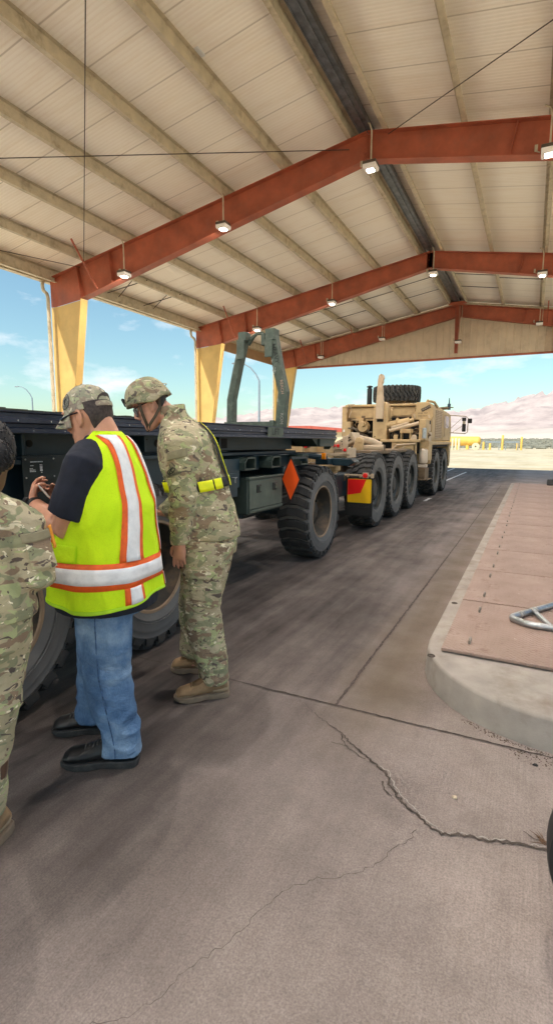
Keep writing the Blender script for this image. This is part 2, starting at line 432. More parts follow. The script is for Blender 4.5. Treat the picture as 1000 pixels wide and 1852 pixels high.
for y in (8.4, 9.9, 13.2, 14.3, 17.6, 22.3, 26.5):
    ribbon(mb, [(-7, y), (-.92, y+.02)], lambda u: .016, .0045, .004, .08, int(y))
for y in (7.4, 10.6, 11.9, 14.2, 16.0): ribbon(mb, [(-.885, y), (-.56, y)], lambda u: .016, .0045, .003, .04, int(y))
struct(mb.build('floor_joint', JOINT, smooth=False))
LINEP = mat('worn_white_road_paint', (.62, .62, .62), .7, 0, .3, 6)
mb = MB()
for pts, wd in (([(-2.92, 20.2), (-2.88, 27)], .10), ([(-3.8, 22.6), (-3.9, 30.5)], .10), ([(-5.7, 9.1), (-5.05, 9.5)], .04), ([(-2.36, 13.1), (-2.35, 13.9)], .09), ([(-6.6, 10.7), (-6.2, 11.8)], .07)):
    ribbon(mb, pts, lambda u: wd, .004, .012, .05, 3)
struct(mb.build('lane_marking', LINEP, smooth=False))

# ------------------------------------------------------------------ weighbridge island
KERB = mat('kerb_concrete', (.38, .335, .295), .9, 0, .16, 5, .25, 150, dirt='#6f5c49', dirt_amt=.55, ds=4)
def island_outline(ins=0.):
    P = [(1.05-ins, 18.2), (-.55+ins, 18.2), (-.55+ins, 3.42)]
    for k in range(1, 16):
        a = math.pi + math.pi*k/16; P.append((.25+(.8-ins)*math.cos(a), 3.42+(.8-ins)*math.sin(a)))
    P.append((1.05-ins, 3.42)); return P
mb = MB()
o0 = island_outline(0); o1 = island_outline(.012); o2 = island_outline(.017); o3 = island_outline(.030)
rings = [[(x, y, z) for x, y in o] for o, z in ((o0, -.02), (o1, .155), (o2, .167), (o3, .172))]
mb.loft(rings)
struct(mb.build('island_kerb', KERB, ang=50))
def plate_mat():
    t = NT('rusty_pink_tread_plate'); v = t.coords()
    c = t.ramp(t.noise(v, 1.6, 7, .62), [(.28, lin('#927a6d')), (.5, lin('#a58b7e')), (.72, lin('#b49d91'))])
    c = t.mix(t.ramp(t.noise(v, 5, 6, .7), [(.56, 0), (.7, .6)]), c, lin('#6b4433'))
    c = t.mix(t.ramp(t.noise(v, 26, 4, .6), [(.69, 0), (.72, .7)]), c, lin('#cdbfae'))
    t.col(c); t.set(Roughness=.62, Specular_IOR_Level=.4)
    # raised diagonal treads, alternate directions
    def tread(ang, loc):
        m = t.coords((1, 1, 1), rot=(0, 0, ang), loc=loc)
        b = t.n('ShaderNodeTexBrick'); b.inputs['Scale'].default_value = 1.
        b.inputs['Brick Width'].default_value = .062; b.inputs['Row Height'].default_value = .028; b.inputs['Mortar Size'].default_value = .010
        b.inputs['Mortar Smooth'].default_value = .6; t.l(m, b.inputs['Vector']); return b.outputs['Fac']
    h = t.math('MINIMUM', tread(R(45), (0, 0, 0)), tread(R(-45), (.01, .013, 0)))
    t.bump(t.math('SUBTRACT', 1., h), .75, .006); return t.m
PLATE = plate_mat(); LUG = mat('worn_lug_steel', (.30, .25, .21), .5, .4, .3, 20)
names = ['first', 'second', 'third', 'fourth', 'fifth', 'sixth', 'seventh', 'eighth', 'ninth', 'tenth', 'eleventh', 'twelfth', 'last']
proto = None
for i in range(13):
    y = 3.2 + 1.13*i
    lab = ('rusty pink tread plate at the near end of the island, under the bent pipe frame' if i == 0 else
           'rusty pink tread plate at the far end of the kerbed island' if i == 12 else
           f'rusty pink tread plate, {names[i]} from the near end of the kerbed island')
    if i == 0:
        proto = thing('tread_plate', lab, 'steel plate', (0, y, .172), 0, 'tread plates laid along the kerbed island')
        mb = MB(); mb.box(-.43, .93, y+.009, y+1.121, .182, .2); mb.build('plate', PLATE, proto, .002)
        mb = MB(); mb.box(-.41, .91, y+.04, y+1.09, .1722, .1815); mb.build('support_frame', VOIDM, proto, 0)  # near-black, carries the shade of the gap under the plate
        for q in (.19, .88):
            for x in (-.277,):
                mb = MB(); mb.tube([(x, y+q-.032, .198), (x, y+q-.03, .217), (x, y+q-.018, .224), (x, y+q+.018, .224), (x, y+q+.03, .217), (x, y+q+.032, .198)], .0085, 8)
                mb.build('lifting_lug', LUG, proto)
    else:
        dup(proto, (rnd.uniform(-.004, .004), y, .172+rnd.uniform(0, .003)), rnd.uniform(-.002, .002), lab)
# bolts flush in the kerb corner
for x, y, lab in ((-.475, 3.12, 'dark round bolt socket sunk in the kerb at its rounded corner'), (-.488, 4.28, 'dark round bolt socket in the straight kerb strip beside the tread plates')):
    mb = MB(); mb.lathe([(.0, .1735), (.012, .1735), (.017, .177), (.022, .1765), (.024, .1722)], 20, (x, y, 0), 'z')
    tag(recentre(mb.build('bolt_socket', JOINT)), lab, 'bolt socket')
# bent pipe frame lying on the plates
t = thing('pipe_frame', 'bent galvanised pipe handrail lying flat on the rusty tread plate', 'pipe frame', (.1, 4.1, .2))
def arc(pts, r=.07, k=5):
    out = [V(pts[0])]
    for a, b, c in zip(pts, pts[1:], pts[2:]):
        a, b, c = V(a), V(b), V(c); d0 = (a-b).normalized(); d1 = (c-b).normalized()
        for i in range(k+1):
            u = i/k; p0 = b+d0*r; p1 = b+d1*r
            out.append((p0*(1-u)+b*u)*(1-u)+(b*(1-u)+p1*u)*u)
    out.append(V(pts[-1])); return out
mb = MB(); zz = .2235
mb.tube(arc([(.85, 5.42, zz), (-.06, 3.96, zz), (.06, 3.86, zz), (1.0, 3.86, zz)], .055, 7), .0235, 14)
mb.build('bent_tube', GALV, t)
mb = MB(); mb.tube([(.09, 4.205, zz+.004), (.20, 3.875, zz+.004)], .019, 12); mb.build('cross_tube', GALV, t)
WELD = mat('weld_residue', (.48, .45, .4), .6, .4, .4, 40)
mb = MB(); mb.tube([(-.005, 4.045, zz), (.02, 4.085, zz)], .0265, 14); mb.build('weld_collar', WELD, t)
mb = MB(); mb.tube([(.07, 4.165, zz), (.11, 4.235, zz)], .0262, 14); mb.build('weld_collar', WELD, t)
# small things on the floor
def chip(name, x, y, s, m, lab, cat, z=0.):
    mb = MB(); q = random.Random(int(1000*abs(x*7+y)))
    n = 7; ring = [(s*q.uniform(.7, 1.1)*math.cos(2*math.pi*k/n), .7*s*q.uniform(.7, 1.1)*math.sin(2*math.pi*k/n)) for k in range(n)]
    mb.loft([[(x+a*.9, y+b*.9, z) for a, b in ring], [(x+a, y+b, z+s*.25) for a, b in ring], [(x+a*.7, y+b*.7, z+s*.55) for a, b in ring]])
    o = mb.build(name, m, None, 0, False); return tag(recentre(o), lab, cat)
chip('stone_chip', -.192, 2.09, .014, mat('pale_stone', (.62, .5, .36), .9, 0, .2, 60), 'pale tan stone chip lying alone on the concrete beside the crack', 'stone')
chip('asphalt_lump', .115, 2.49, .014, BLACK, 'black lump of asphalt at the foot of the curved kerb', 'asphalt lump')
GRIT = mat('kerb_grit', (.16, .12, .09), .95, 0, .6, 60)
mb = MB(); q = random.Random(5)
for k in range(600):
    a = math.pi*q.uniform(1.3, 1.62); rr = .8+.006+abs(q.gauss(0, .02)); x = .25+rr*math.cos(a); y = 3.42+rr*math.sin(a)
    if q.random() < .35: x, y = q.uniform(.0, .35), 2.595-abs(q.gauss(0, .05))
    s = q.uniform(.0012, .0042); mb.ell((x, y, s*.4), (s, s*q.uniform(.6, 1), s*.7), None, 5, 3)
for k in range(120):      # crumbs along the open crack
    i = q.randrange(5, len(c0)-1); u = q.random(); x = c0[i][0]*(1-u)+c0[i+1][0]*u+q.gauss(0, .008); y = c0[i][1]*(1-u)+c0[i+1][1]*u+q.gauss(0, .007)
    s = q.uniform(.0008, .0022); mb.ell((x, y, s*.5+.003), (s, s*q.uniform(.6, 1), s*.7), None, 5, 3)
o = mb.build('gravel', GRIT, None, 0, False); o['kind'] = 'stuff'; tag(o, 'loose grit gathered along the kerb foot and the floor crack', 'gravel')
mb = MB(); q = random.Random(8)
for k in range(18):
    a = R(q.gauss(148, 20)); L = q.uniform(.02, .065); up = q.uniform(.08, .35); p = V((.152+q.uniform(-.012, .012), 1.985+q.uniform(-.01, .01), 0))
    d = V((math.cos(a), math.sin(a), up)); mb.tube([p, p+d*L*.5, p+V((d.x, d.y, up*.5))*L], [.0016, .0012, .0004], 4)
tag(recentre(mb.build('dry_weed', mat('dry_brown_weed', (.15, .085, .05), .9, 0, .4, 40), None, 0, False)), 'dry brown weed growing from the crack beside the black tyre', 'weed')
# wheel chock far along the island
t = thing('wheel_chock', 'small black rubber chock on the far end of the tread plates', 'wheel chock', (.62, 17.6, .2))
mb = MB(); mb.yz([(17.45, .2), (17.8, .2), (17.72, .24), (17.62, .38), (17.55, .38)], .48, .78); mb.build('wedge', BLACK, t, .015)
mb = MB(); mb.tube([(.78, 17.6, .25), (.86, 17.6, .25), (1.0, 17.55, .22)], .018, 8); mb.build('handle', BLACK, t)

# ------------------------------------------------------------------ far landscape
def prof(az):
    """ridge height factor against azimuth (degrees right of the lane direction)"""
    T = [(-75, 60), (-50, 66), (-40, 74), (-34, 82), (-32, 88), (-28, 116), (-25, 124), (-21, 128), (-17.5, 130), (-14, 122), (-10, 112), (-7, 112), (-5, 122), (-3, 143), (0, 170), (2, 190), (6, 235), (14, 290), (30, 260), (60, 180), (90, 120)]
    for (a, h), (b, g) in zip(T, T[1:]):
        if a <= az <= b:
            u = (az-a)/(b-a); return h+(g-h)*u
    return 100
mb = MB(); NA, NR = 420, 66; rows = []
for j in range(NR):
    u = j/(NR-1); r = 210*(2600/210)**u; row = []
    for i in range(NA):
        az = -75+150*i/(NA-1); a = R(az); x, y = r*math.sin(a), r*math.cos(a)
        fan = max(0, (r-210))*.0105
        m = min(1, max(0, (r-900)/1250)); m = m*m*(3-2*m)
        nn = noise.hetero_terrain(V((x/420, y/420, 3.1)), 1., 2.1, 6, .7)
        rg = 1-abs(noise.fractal(V((x/240, y/240, 1.7)), .9, 2.2, 6))
        h = fan*(1-m) + m*(prof(az)*r/2000*(.84+.18*(rg-.6)) + (rg-.75)*62*m + nn*5)
        h += (noise.fractal(V((x/90, y/90, 0)), 1, 2, 4))*(.4+1.2*min(1, (r-210)/600)) + m*(1-m)*noise.fractal(V((x/130, y/130, 5)), 1, 2, 5)*26
        row.append(mb.v((x, y, h-.4)))
    rows.append(row)
for a, b in zip(rows, rows[1:]):
    for i in range(NA-1): mb._f([a[i], a[i+1], b[i+1], b[i]])
def mount_mat():
    t = NT('hazy_desert_mountain'); v = t.coords((1, 1, 2.2))
    c = t.ramp(t.noise(v, .011, 9, .68), [(.36, lin('#8a6e68')), (.5, lin('#c2a89e')), (.64, lin('#e2cdbd'))])  # darker tones put ridge shadows into the colour
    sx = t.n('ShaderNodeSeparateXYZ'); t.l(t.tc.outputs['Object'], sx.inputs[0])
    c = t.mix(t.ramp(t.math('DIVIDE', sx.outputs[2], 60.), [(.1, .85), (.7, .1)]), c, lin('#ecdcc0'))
    em = t.n('ShaderNodeEmission'); em.inputs['Color'].default_value = (.98, .92, .93, 1); em.inputs['Strength'].default_value = .95  # glow mixed in with distance stands in for haze
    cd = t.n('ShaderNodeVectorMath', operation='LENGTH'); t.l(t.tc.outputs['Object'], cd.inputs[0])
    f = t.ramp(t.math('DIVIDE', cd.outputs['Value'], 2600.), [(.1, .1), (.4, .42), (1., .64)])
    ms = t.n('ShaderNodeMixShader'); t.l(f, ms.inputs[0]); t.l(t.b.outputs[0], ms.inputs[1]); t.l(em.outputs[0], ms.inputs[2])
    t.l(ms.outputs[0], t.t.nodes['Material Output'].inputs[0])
    t.col(c); t.set(Roughness=1, Specular_IOR_Level=0); return t.m
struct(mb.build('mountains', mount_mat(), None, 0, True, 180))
BUSH = mat('desert_scrub_leaves', (.22, .21, .16), .95, 0, .4, .5)
mb = MB(); q = random.Random(21)
for k in range(5200):
    az = q.uniform(-42, 12); r = 135*(760/135)**(q.random()**.75); a = R(az); x, y = r*math.sin(a), r*math.cos(a)
    z = max(0, (r-210))*.0105 - .3; s = q.uniform(.35, 1.15)*(1+r/900)
    for j in range(2):
        cx, cy = x+q.uniform(-.6, .6)*s, y+q.uniform(-.6, .6)*s; rings = []
        for zz, rr in ((0, .7), (.5, 1.), (.95, .55)):
            rings.append([(cx+s*rr*q.uniform(.6, 1.2)*math.cos(2*math.pi*i/6), cy+s*rr*q.uniform(.6, 1.2)*math.sin(2*math.pi*i/6), z+s*zz*q.uniform(.7, 1.)) for i in range(6)])
        mb.loft(rings)
o = mb.build('desert_scrub', BUSH, None, 0, False); o['kind'] = 'stuff'; tag(o, 'grey green desert scrub dotted over the plain below the mountains', 'scrub')

YEL = mat('yellow_plant_paint', (.80, .50, .10), .6, 0, .15, 1)
CONC = mat('pale_concrete_post', (.72, .62, .42), .8, 0, .15, 1)
t = thing('yellow_tank', 'long yellow fuel tank lying on its stand far out on the bright sand', 'tank', (-13.4, 112, 0))
mb = MB(); mb.lathe([(.05, -5.2), (.7, -5.05), (.95, -4.7), (.95, 4.7), (.7, 5.05), (.05, 5.2)], 24, (-14.6, 112, 1.7), 'x', True); mb.build('tank_shell', YEL, t)
for x in (-18, -16, -14, -12):
    mb = MB(); mb.box(x-.25, x+.25, 111.3, 112.7, 0, .9); mb.build('cradle', YEL, t)
for x in (-17.2, -10.3):
    mb = MB(); mb.lathe([(.2, -.2), (.75, -.2), (.75, .2), (.2, .2)], 20, (x, 110.9, .62), 'y'); mb.build('wheel', CONC, t)
PX = [(-13.9, 104), (-13.3, 104), (-12.7, 104), (-8.6, 108), (-7.4, 108), (-5.2, 108), (-2.6, 110), (-1.9, 110)]
for i, (x, y) in enumerate(PX):
    mb = MB(); hh = (2.2, 2.3, 2.2, 1.6, 1.3, 2.9, 1.5, 2.6)[i]; mb.lathe([(.20, 0), (.20, hh-.12), (.12, hh)], 12, (x, y, 0), 'z', True)
    lab = ['left post of the three pale posts before the yellow tank', 'middle post of the three pale posts before the yellow tank', 'right post of the three pale posts before the yellow tank',
           'low yellow post just right of the yellow tank', 'shortest yellow post right of the yellow tank', 'tallest yellow post between the two level grey barriers', 'short yellow post right of the grey barriers', 'tall yellow post farthest right on the sand'][i]
    tag(recentre(mb.build('bollard', CONC if i < 3 else YEL)), lab, 'bollard', 'posts standing on the far sand')
for x0, x1, lab in ((-8.3, -5.5, 'grey barrier rail left of the tallest yellow post on the sand'), (-4.9, -2.2, 'grey barrier rail right of the tallest yellow post on the sand')):
    t = thing('guard_rail', lab, 'barrier', ((x0+x1)/2, 108.3, 0), 0, 'grey barrier rails on the far sand')
    mb = MB(); mb.box(x0, x1, 108.25, 108.35, 1.35, 1.75); mb.build('rail', GALV, t, .02)
    for x in (x0+.3, x1-.3):
        mb = MB(); mb.box(x-.08, x+.08, 108.36, 108.5, 0, 1.5); mb.build('post', GALV, t)
LAMPM = mat('lamp_pole_grey_blue', (.30, .36, .42), .5, .3, .1)
def lamp(x, y, h, lab):
    t = thing('street_lamp', lab, 'street lamp', (x, y, 0), 0, 'street lamps beyond the canopy')
    hb = h*.8
    mb = MB(); mb.tube([(x, y, 0), (x, y, hb)], [.16, .11], 10); mb.build('pole', LAMPM, t)
    mb = MB(); mb.tube([(x, y, hb), (x-.35, y-.1, hb+.7), (x-.95, y-.3, hb+1.45), (x-1.7, y-.5, hb+1.9), (x-2.3, y-.7, hb+2.0)], [.09, .085, .08, .07, .06], 8); mb.build('arm', LAMPM, t)
    mb = MB(); mb.ell((x-2.65, y-.8, hb+1.98), (.55, .2, .11), None, 12, 6); mb.build('lamp_head', LAMPM, t)
    mb = MB(); mb.lathe([(.28, 0), (.28, .25), (.17, .3)], 12, (x, y, 0), 'z', True); mb.build('base', CONC, t)
lamp(-77, 60, 10.6, 'grey street lamp at the far left, above the dark trailer rail')
lamp(-28.4, 52, 10.4, 'tall grey street lamp seen between the two legs of the green lifting frame')
REDP = mat('red_roof_panel', (.45, .09, .06), .7, 0, .2)
t = thing('low_shed', 'low pink red roofed shed seen just above the trailer deck', 'shed', (-21, 52, 0))
mb = MB(); mb.box(-27, -15.5, 50, 54, 0, 2.5); mb.build('wall', CONC, t)
mb = MB(); mb.xz([(-27.5, 2.45), (-15, 2.45), (-15, 2.6), (-21, 3.1), (-27.5, 3.1)], 49.6, 54.4); mb.build('roof', REDP, t)
# ------------------------------------------------------------------ canopy
RX, RZ, SL, EX = -3.39, 7.67, .1695, 9.26
ER = 5.0         # right slope cut short beyond the view to let light in
HS = lambda s: EX if s < 0 else ER
zt = lambda x: RZ - SL*abs(x-RX)
FY = [-3.5, 3.65, 10.8, 17.95, 25.1]
Y0 = -5.6        # unseen near end, set to admit light but not direct sun
can = thing('canopy_building', 'large open sided steel canopy with red rafters and ribbed tan roof over the lanes', 'canopy', (RX, 7.5, 0))
def roof_mat():
    t = NT('ribbed_tan_roof_liner'); v = t.coords()
    c = t.ramp(t.noise(v, .35, 6, .6), [(.3, lin('#f8eede')), (.7, lin('#fcf5ea'))])
    wv = t.n('ShaderNodeTexWave', wave_type='BANDS', bands_direction='Y'); wv.inputs['Scale'].default_value = 4.1; t.l(v, wv.inputs['Vector'])
    sm = t.n('ShaderNodeTexWave', wave_type='BANDS', bands_direction='Y'); sm.inputs['Scale'].default_value = .314/.914; t.l(v, sm.inputs['Vector'])
    c = t.mix(t.ramp(wv.outputs['Fac'], [(.0, .12), (.5, 0)]), c, lin('#c9b090'))
    c = t.mix(t.ramp(sm.outputs['Fac'], [(.0, .45), (.0035, 0)]), c, lin('#7d6750'))
    c = t.mix(t.ramp(t.noise(t.coords((.5, 4, 1)), 1.5, 6, .65), [(.5, 0), (.75, .35)]), c, lin('#dcc8a8'))
    t.col(c); t.set(Roughness=.6, Specular_IOR_Level=.3); t.bump(wv.outputs['Fac'], .35, .012); return t.m
ROOF = roof_mat()
ROOFTOP = mat('roof_top_metal', (.55, .53, .50), .4, .3, .1)
for sgn in (-1, 1):
    mb = MB(); xe = RX+sgn*(HS(sgn)+.35)
    y0, y1 = Y0, 25.75
    a, b = zt(RX)+.225, zt(xe)+.225
    mb.hexa([(RX, y0, a), (xe, y0, b), (xe, y1, b), (RX, y1, a), (RX, y0, a+.05), (xe, y0, b+.05), (xe, y1, b+.05), (RX, y1, a+.05)])
    mb.build('roof_sheet', ROOF, can, 0, False)
mb = MB()
for sgn in (-1, 1):
    mb.hexa([(RX, Y0-.05, RZ+.281), (RX+sgn*.3, Y0-.05, RZ+.235), (RX+sgn*.3, 25.8, RZ+.235), (RX, 25.8, RZ+.281), (RX, Y0-.05, RZ+.30), (RX+sgn*.3, Y0-.05, RZ+.252), (RX+sgn*.3, 25.8, RZ+.252), (RX, 25.8, RZ+.30)])
mb.build('ridge_cap', ROOFTOP, can, 0, False)
mb = MB()     # dark channel hung under the ridge
mb.box(RX-.17, RX+.05, Y0+.2, 25.2, RZ+.05, RZ+.07); mb.box(RX-.19, RX-.172, Y0+.2, 25.2, RZ+.03, RZ+.16); mb.box(RX+.052, RX+.07, Y0+.2, 25.2, RZ+.03, RZ+.16); mb.box(RX-.06, RX-.02, Y0+.2, 25.2, RZ+.025, RZ+.048)
mb.build('ridge_channel', DGALV, can, 0, False)
# purlins: Z sections
OFF = [.33, 1.83, 3.33, 4.83, 6.33, 7.85]
for sgn in (-1, 1):
    for o in (o for o in OFF if o < HS(sgn)-.6):
        x = RX+sgn*o; z0 = zt(x)+.002; mb = MB(); s = sgn
        y0, y1 = Y0+.1, 25.6
        mb.box(x-.006, x+.006, y0, y1, z0, z0+.215)
        mb.box(*sorted((x+.0065*s, x+.085*s)), y0, y1, z0, z0+.006)
        mb.box(*sorted((x+.079*s, x+.085*s)), y0, y1, z0+.0065, z0+.026)
        mb.box(*sorted((x-.0065*s, x-.075*s)), y0, y1, z0+.197, z0+.203)
        yy = y0+.3
        while yy < y1:     # screws and clips along the web
            mb.box(x-.016, x-.0065, yy, yy+.025, z0+.10, z0+.13); mb.box(x+.0065, x+.018, yy+.1, yy+.12, z0+.165, z0+.19); yy += .62
        mb.build('purlin', PURL, can, 0, False)
    x = RX+sgn*(HS(sgn)-.05); ze = zt(x); mb = MB()
    mb.box(x-.006, x+.006, Y0+.1, 25.6, ze-.14, ze+.2); mb.box(*sorted((x-.0065*sgn, x-.10*sgn)), Y0+.1, 25.6, ze-.14, ze-.132); mb.box(*sorted((x-.0065*sgn, x-.10*sgn)), Y0+.1, 25.6, ze+.185, ze+.193)
    mb.build('eave_strut', PURL, can, 0, False)
    xg = RX+sgn*(HS(sgn)+.30); zg = zt(xg)+.0; mb = MB()
    mb.box(xg-.075, xg+.075, Y0, 25.75, zg-.03, zg-.02); mb.box(xg-.085, xg-.0755, Y0, 25.75, zg-.03, zg+.14); mb.box(xg+.0755, xg+.085, Y0, 25.75, zg-.03, zg+.12)
    mb.build('gutter', PURL, can, 0, False)
mb = MB(); mb.box(-12.69, -12.66, 18.2, 24.9, 5.50, 5.955); mb.build('eave_panel', mat('brown_eave_panel', (.34, .20, .10), .6, 0, .12), can, 0, False)
# frames
YCOL = mat('yellow_tan_column_paint', (.66, .42, .13), .5, 0, .08, 2, dirt='#8d6a35', dirt_amt=.25)
def rbot(x):
    s = -1 if x <= RX else 1; xo = RX+s*HS(s); u = abs(x-RX)/(HS(s)-1.18)
    return 7.16+((zt(xo+(-s)*1.18)-.89 if s < 0 else 6.40)-7.16)*min(1, u)
for fi, y in enumerate(FY):
    for s in (-1, 1):
        xo = RX+s*HS(s); xi = xo-s*1.18; zo = zt(xo)
        mb = MB(); kz = rbot(xi)
        mb.xz([(xo, kz-.11), (xi, kz), (RX+s*.006, 7.16), (RX+s*.006, 7.655), (xo, zo-.015)], y-.006, y+.006)
        def fl(p0, p1, w=.24, h=.016): mb.bar((p0[0], y, p0[1]), (p1[0], y, p1[1]), w, h)
        fl((xo+s*.01, zo-.005), (RX+s*.01, 7.665)); fl((xi, kz-.008), (RX+s*.01, 7.152)); fl((xo+s*.008, kz-.10), (xo+s*.008, zo-.03), .25)
        for q0, q1 in (((xi+s*.01, kz+.015), (xi+s*.15, zt(xi+s*.15)-.02)), ((xi-s*1.15, rbot(xi-s*1.15)+.02), (xi-s*1.05, zt(xi-s*1.05)-.02)), ((RX+s*.014, 7.17), (RX+s*.014, 7.645))): fl(q0, q1, .22, .012)
        for k in range(5):      # bolted end plates
            for dx in (.05, -.05):
                a_ = xi+s*.08+dx*1.2; zz = kz+.1+k*(zt(a_)-kz-.2)/4; mb.cyl((a_, y-.006, zz), (a_, y-.03, zz), .016, n=6)
            zz = 7.22+k*.1; a_ = RX+s*.06; mb.cyl((a_, y-.006, zz), (a_, y-.03, zz), .014, n=6)
        mb.build('rafter', RED, can, 0, False)
        mb = MB(); xb = xo-s*.32; mb.xz([(xo, .02), (xb, .02), (xi+s*.01, kz-.025), (xi+s*.01, kz-.015), (xo, kz-.122)], y-.006, y+.006)
        fl((xo+s*.008, .02), (xo+s*.008, kz-.11), .25); fl((xb-s*.008, .02), (xi+s*.002, kz-.02), .25)
        mb.box(min(xo+s*.15, xo-s*.45), max(xo+s*.15, xo-s*.45), y-.17, y+.17, 0, .02)
        mb.build('column', YCOL, can, 0, False)
        mb = MB(); zg = zt(xo)-.08; g = lambda dx: xo+s*dx
        mb.tube([(g(.3), y-.14, zg), (g(.3), y-.14, zg-.14), (g(.26), y-.15, zg-.26), (g(.12), y-.16, zg-.36), (g(.07), y-.165, zg-.48), (g(.07), y-.165, .1)], .05, 8); mb.box(g(.3)-.05, g(.3)+.05, y-.2, y-.08, zg-.02, zg-.001)
        mb.build('downspout', PURL, can)
        if fi > 0:
            for x in ((-10.84,) if s < 0 and fi < 4 else (-10.84, -8.22) if s < 0 else (.2,)):
                zb = rbot(x); mb = MB(); mb.bar((x, y-.13, zb+.02), (x, y-.95, zt(x)+.16), .045, .008); mb.bar((x+.02, y-.13, zb+.02), (x+.02, y-.95, zt(x)+.16), .008, .04)
                mb.build('kicker_brace', RED, can, 0, False)
# gable wall
GW = mat('beige_gable_panel', (.62, .50, .36), .55, 0, .1, 1.5, dirt='#8f765a', dirt_amt=.3)
mb = MB(); x = -12.6; P = []
while x < 1.5:
    P += [(x, 0), (x+.235, 0), (x+.25, -.035), (x+.29, -.035), (x+.305, 0)]; x += .305
v0 = [mb.v((x, 25.42+d, 5.41)) for x, d in P]; v1 = [mb.v((x, 25.42+d, zt(x)+.2)) for x, d in P]
for i in range(len(P)-1): mb._f([v0[i], v0[i+1], v1[i+1], v1[i]])
mb.build('gable_wall', GW, can, 0, False)
mb = MB(); mb.box(-12.7, 1.7, 25.34, 25.50, 5.33, 5.405); mb.build('gable_trim', RED, can, 0, False)
mb = MB()
mb.xz([(RX-.11, 7.55), (RX+.11, 7.55), (RX+.06, 5.50), (RX-.06, 5.50)], 24.83, 24.85); mb.xz([(RX-.11, 7.55), (RX-.098, 7.55), (RX-.05, 5.5), (RX-.06, 5.5)], 24.72, 24.96); mb.xz([(RX+.098, 7.55), (RX+.11, 7.55), (RX+.06, 5.5), (RX+.05, 5.5)], 24.72, 24.96)
mb.box(RX-.38, RX+.38, 24.55, 25.0, 7.56, 7.68)
mb.build('gable_post', RED, can, 0, False)
mb = MB(); mb.tube([(-12.3, 24.6, zt(-12.3)-.02), (RX, 24.6, RZ-.05), (1.4, 24.6, zt(1.4)-.02)], .022, 6); mb.build('conduit', PURL, can)
# sag rods and bracing
for sgn in (-1, 1):
    for a, b in (q for q in zip(OFF, OFF[1:]) if q[1] < HS(sgn)-.6):
        for y in ((20.6, 22.3) if a != 1.83 else (20.9,)):
            x0, x1 = RX+sgn*a, RX+sgn*b
            mb = MB(); mb.tube([(x0, y, zt(x0)+.09), (x1, y, zt(x1)+.09)], .013, 6); mb.build('sag_rod', ROD, can)
for y in (12.9, 14.6):
    for d in (-.25, .25):
        mb = MB(); mb.tube([(-11.2, y+d, zt(-11.2)+.16), (-12.5, y-d+.1, zt(-12.5)+.05)], .014, 6); mb.build('sag_rod', ROD, can)
for p0, p1 in (((-3.75, 10.68, 7.40), (-12.45, 3.8, 5.92)), ((-11.3, 10.68, 6.28), (-3.7, 3.8, 7.48)), ((-2.95, 10.68, 7.50), (1.3, 7.2, 6.85)), ((-11.45, 10.68, 6.2), (-12.55, 3.75, 5.6))):
    mb = MB(); mb.tube([p0, p1], .009, 6); mb.build('brace_cable', ROD, can)
mb = MB(); mb.box(-5.2, -5.08, 7.3, 7.5, zt(-5.1)+.20, zt(-5.1)+.218); mb.build('hanging_tag', WHITE, can, 0, False)
# lights
def fill_glow_mat():
    t = NT('added_fill_glow'); t.b.inputs['Base Color'].default_value = (.85, .83, .8, 1)
    t.b.inputs['Emission Color'].default_value = (1, .93, .84, 1); t.b.inputs['Emission Strength'].default_value = LAMP; return t.m  # emission added to the fixtures to brighten the shed
LAMP = 2900.
FROST = mat('frosted_lamp_cover', (.86, .80, .76), .35, 0, .05)
FILL_EMIT = fill_glow_mat(); HOUS = mat('bronze_lamp_housing', (.10, .075, .055), .5, .3, .1)
FX = [(-9.79, 5.74), (-6.74, 6.38), (-3.26, 6.90), (-.08, 6.46)]
pos = ['first from the left', 'second from the left', 'under the ridge', 'on the right slope']
fr = {0: 'rafter behind', 1: 'rafter overhead', 2: 'nearest red rafter', 3: 'middle red rafter', 4: 'farthest red rafter'}
for fi in (0, 1, 2, 3, 4):
    for k, (x, z) in enumerate(FX):
        y = FY[fi]-.2
        if fi == 4: x += (-.2, -.1, -.05, 0)[k]
        if fi == 4 and k == 2: z = 5.95; y -= .1
        t = thing('canopy_light', f'boxy white light below the {fr[fi]}, {pos[k]}', 'light fixture', (x, y, z-.06), 0, 'lights hung under the canopy')
        mb = MB(); mb.box(x-.135, x+.135, y-.135, y+.135, z+.06, z+.115); mb.build('housing', HOUS, t, .01)
        mb = MB(); mb.loft([[(x+a*s, y+b*s, zz) for a, b in ((-1, -1), (1, -1), (1, 1), (-1, 1))] for s, zz in ((.13, .059+z), (.13, z+.0), (.115, z-.03))]); le = mb.build('lens', FROST, t, .006)
        mb = MB(); mb.box(x-.06, x+.06, y-.06, y+.06, z-.034, z-.0305); mb.build('added_fill_panel', FILL_EMIT if fi < 4 else FROST, le, 0, False)  # panel added for fill light; farthest row left unlit
        mb = MB(); top = zt(x)+.1
        mb.tube([(x, y, z+.116), (x, y, top-.15), (x-.03, y-.05, top-.04), (x-.12, y-.08, top)], .016, 8); mb.cyl((x, y, z+.1155), (x, y, z+.16), .035, n=10)
        if fi == 4: mb.tube([(x+.1, y, z+.116), (x+.1, y, top)], .012, 6)
        mb.build('conduit', PURL, t)
        mb = MB(); mb.box(x-.24, x-.19, y+.06, y+.10, z+.12, z+.22); mb.tube([(x-.155, y+.08, z+.09), (x-.215, y+.08, z+.12)], .01, 6); mb.build('sensor', PURL, t)
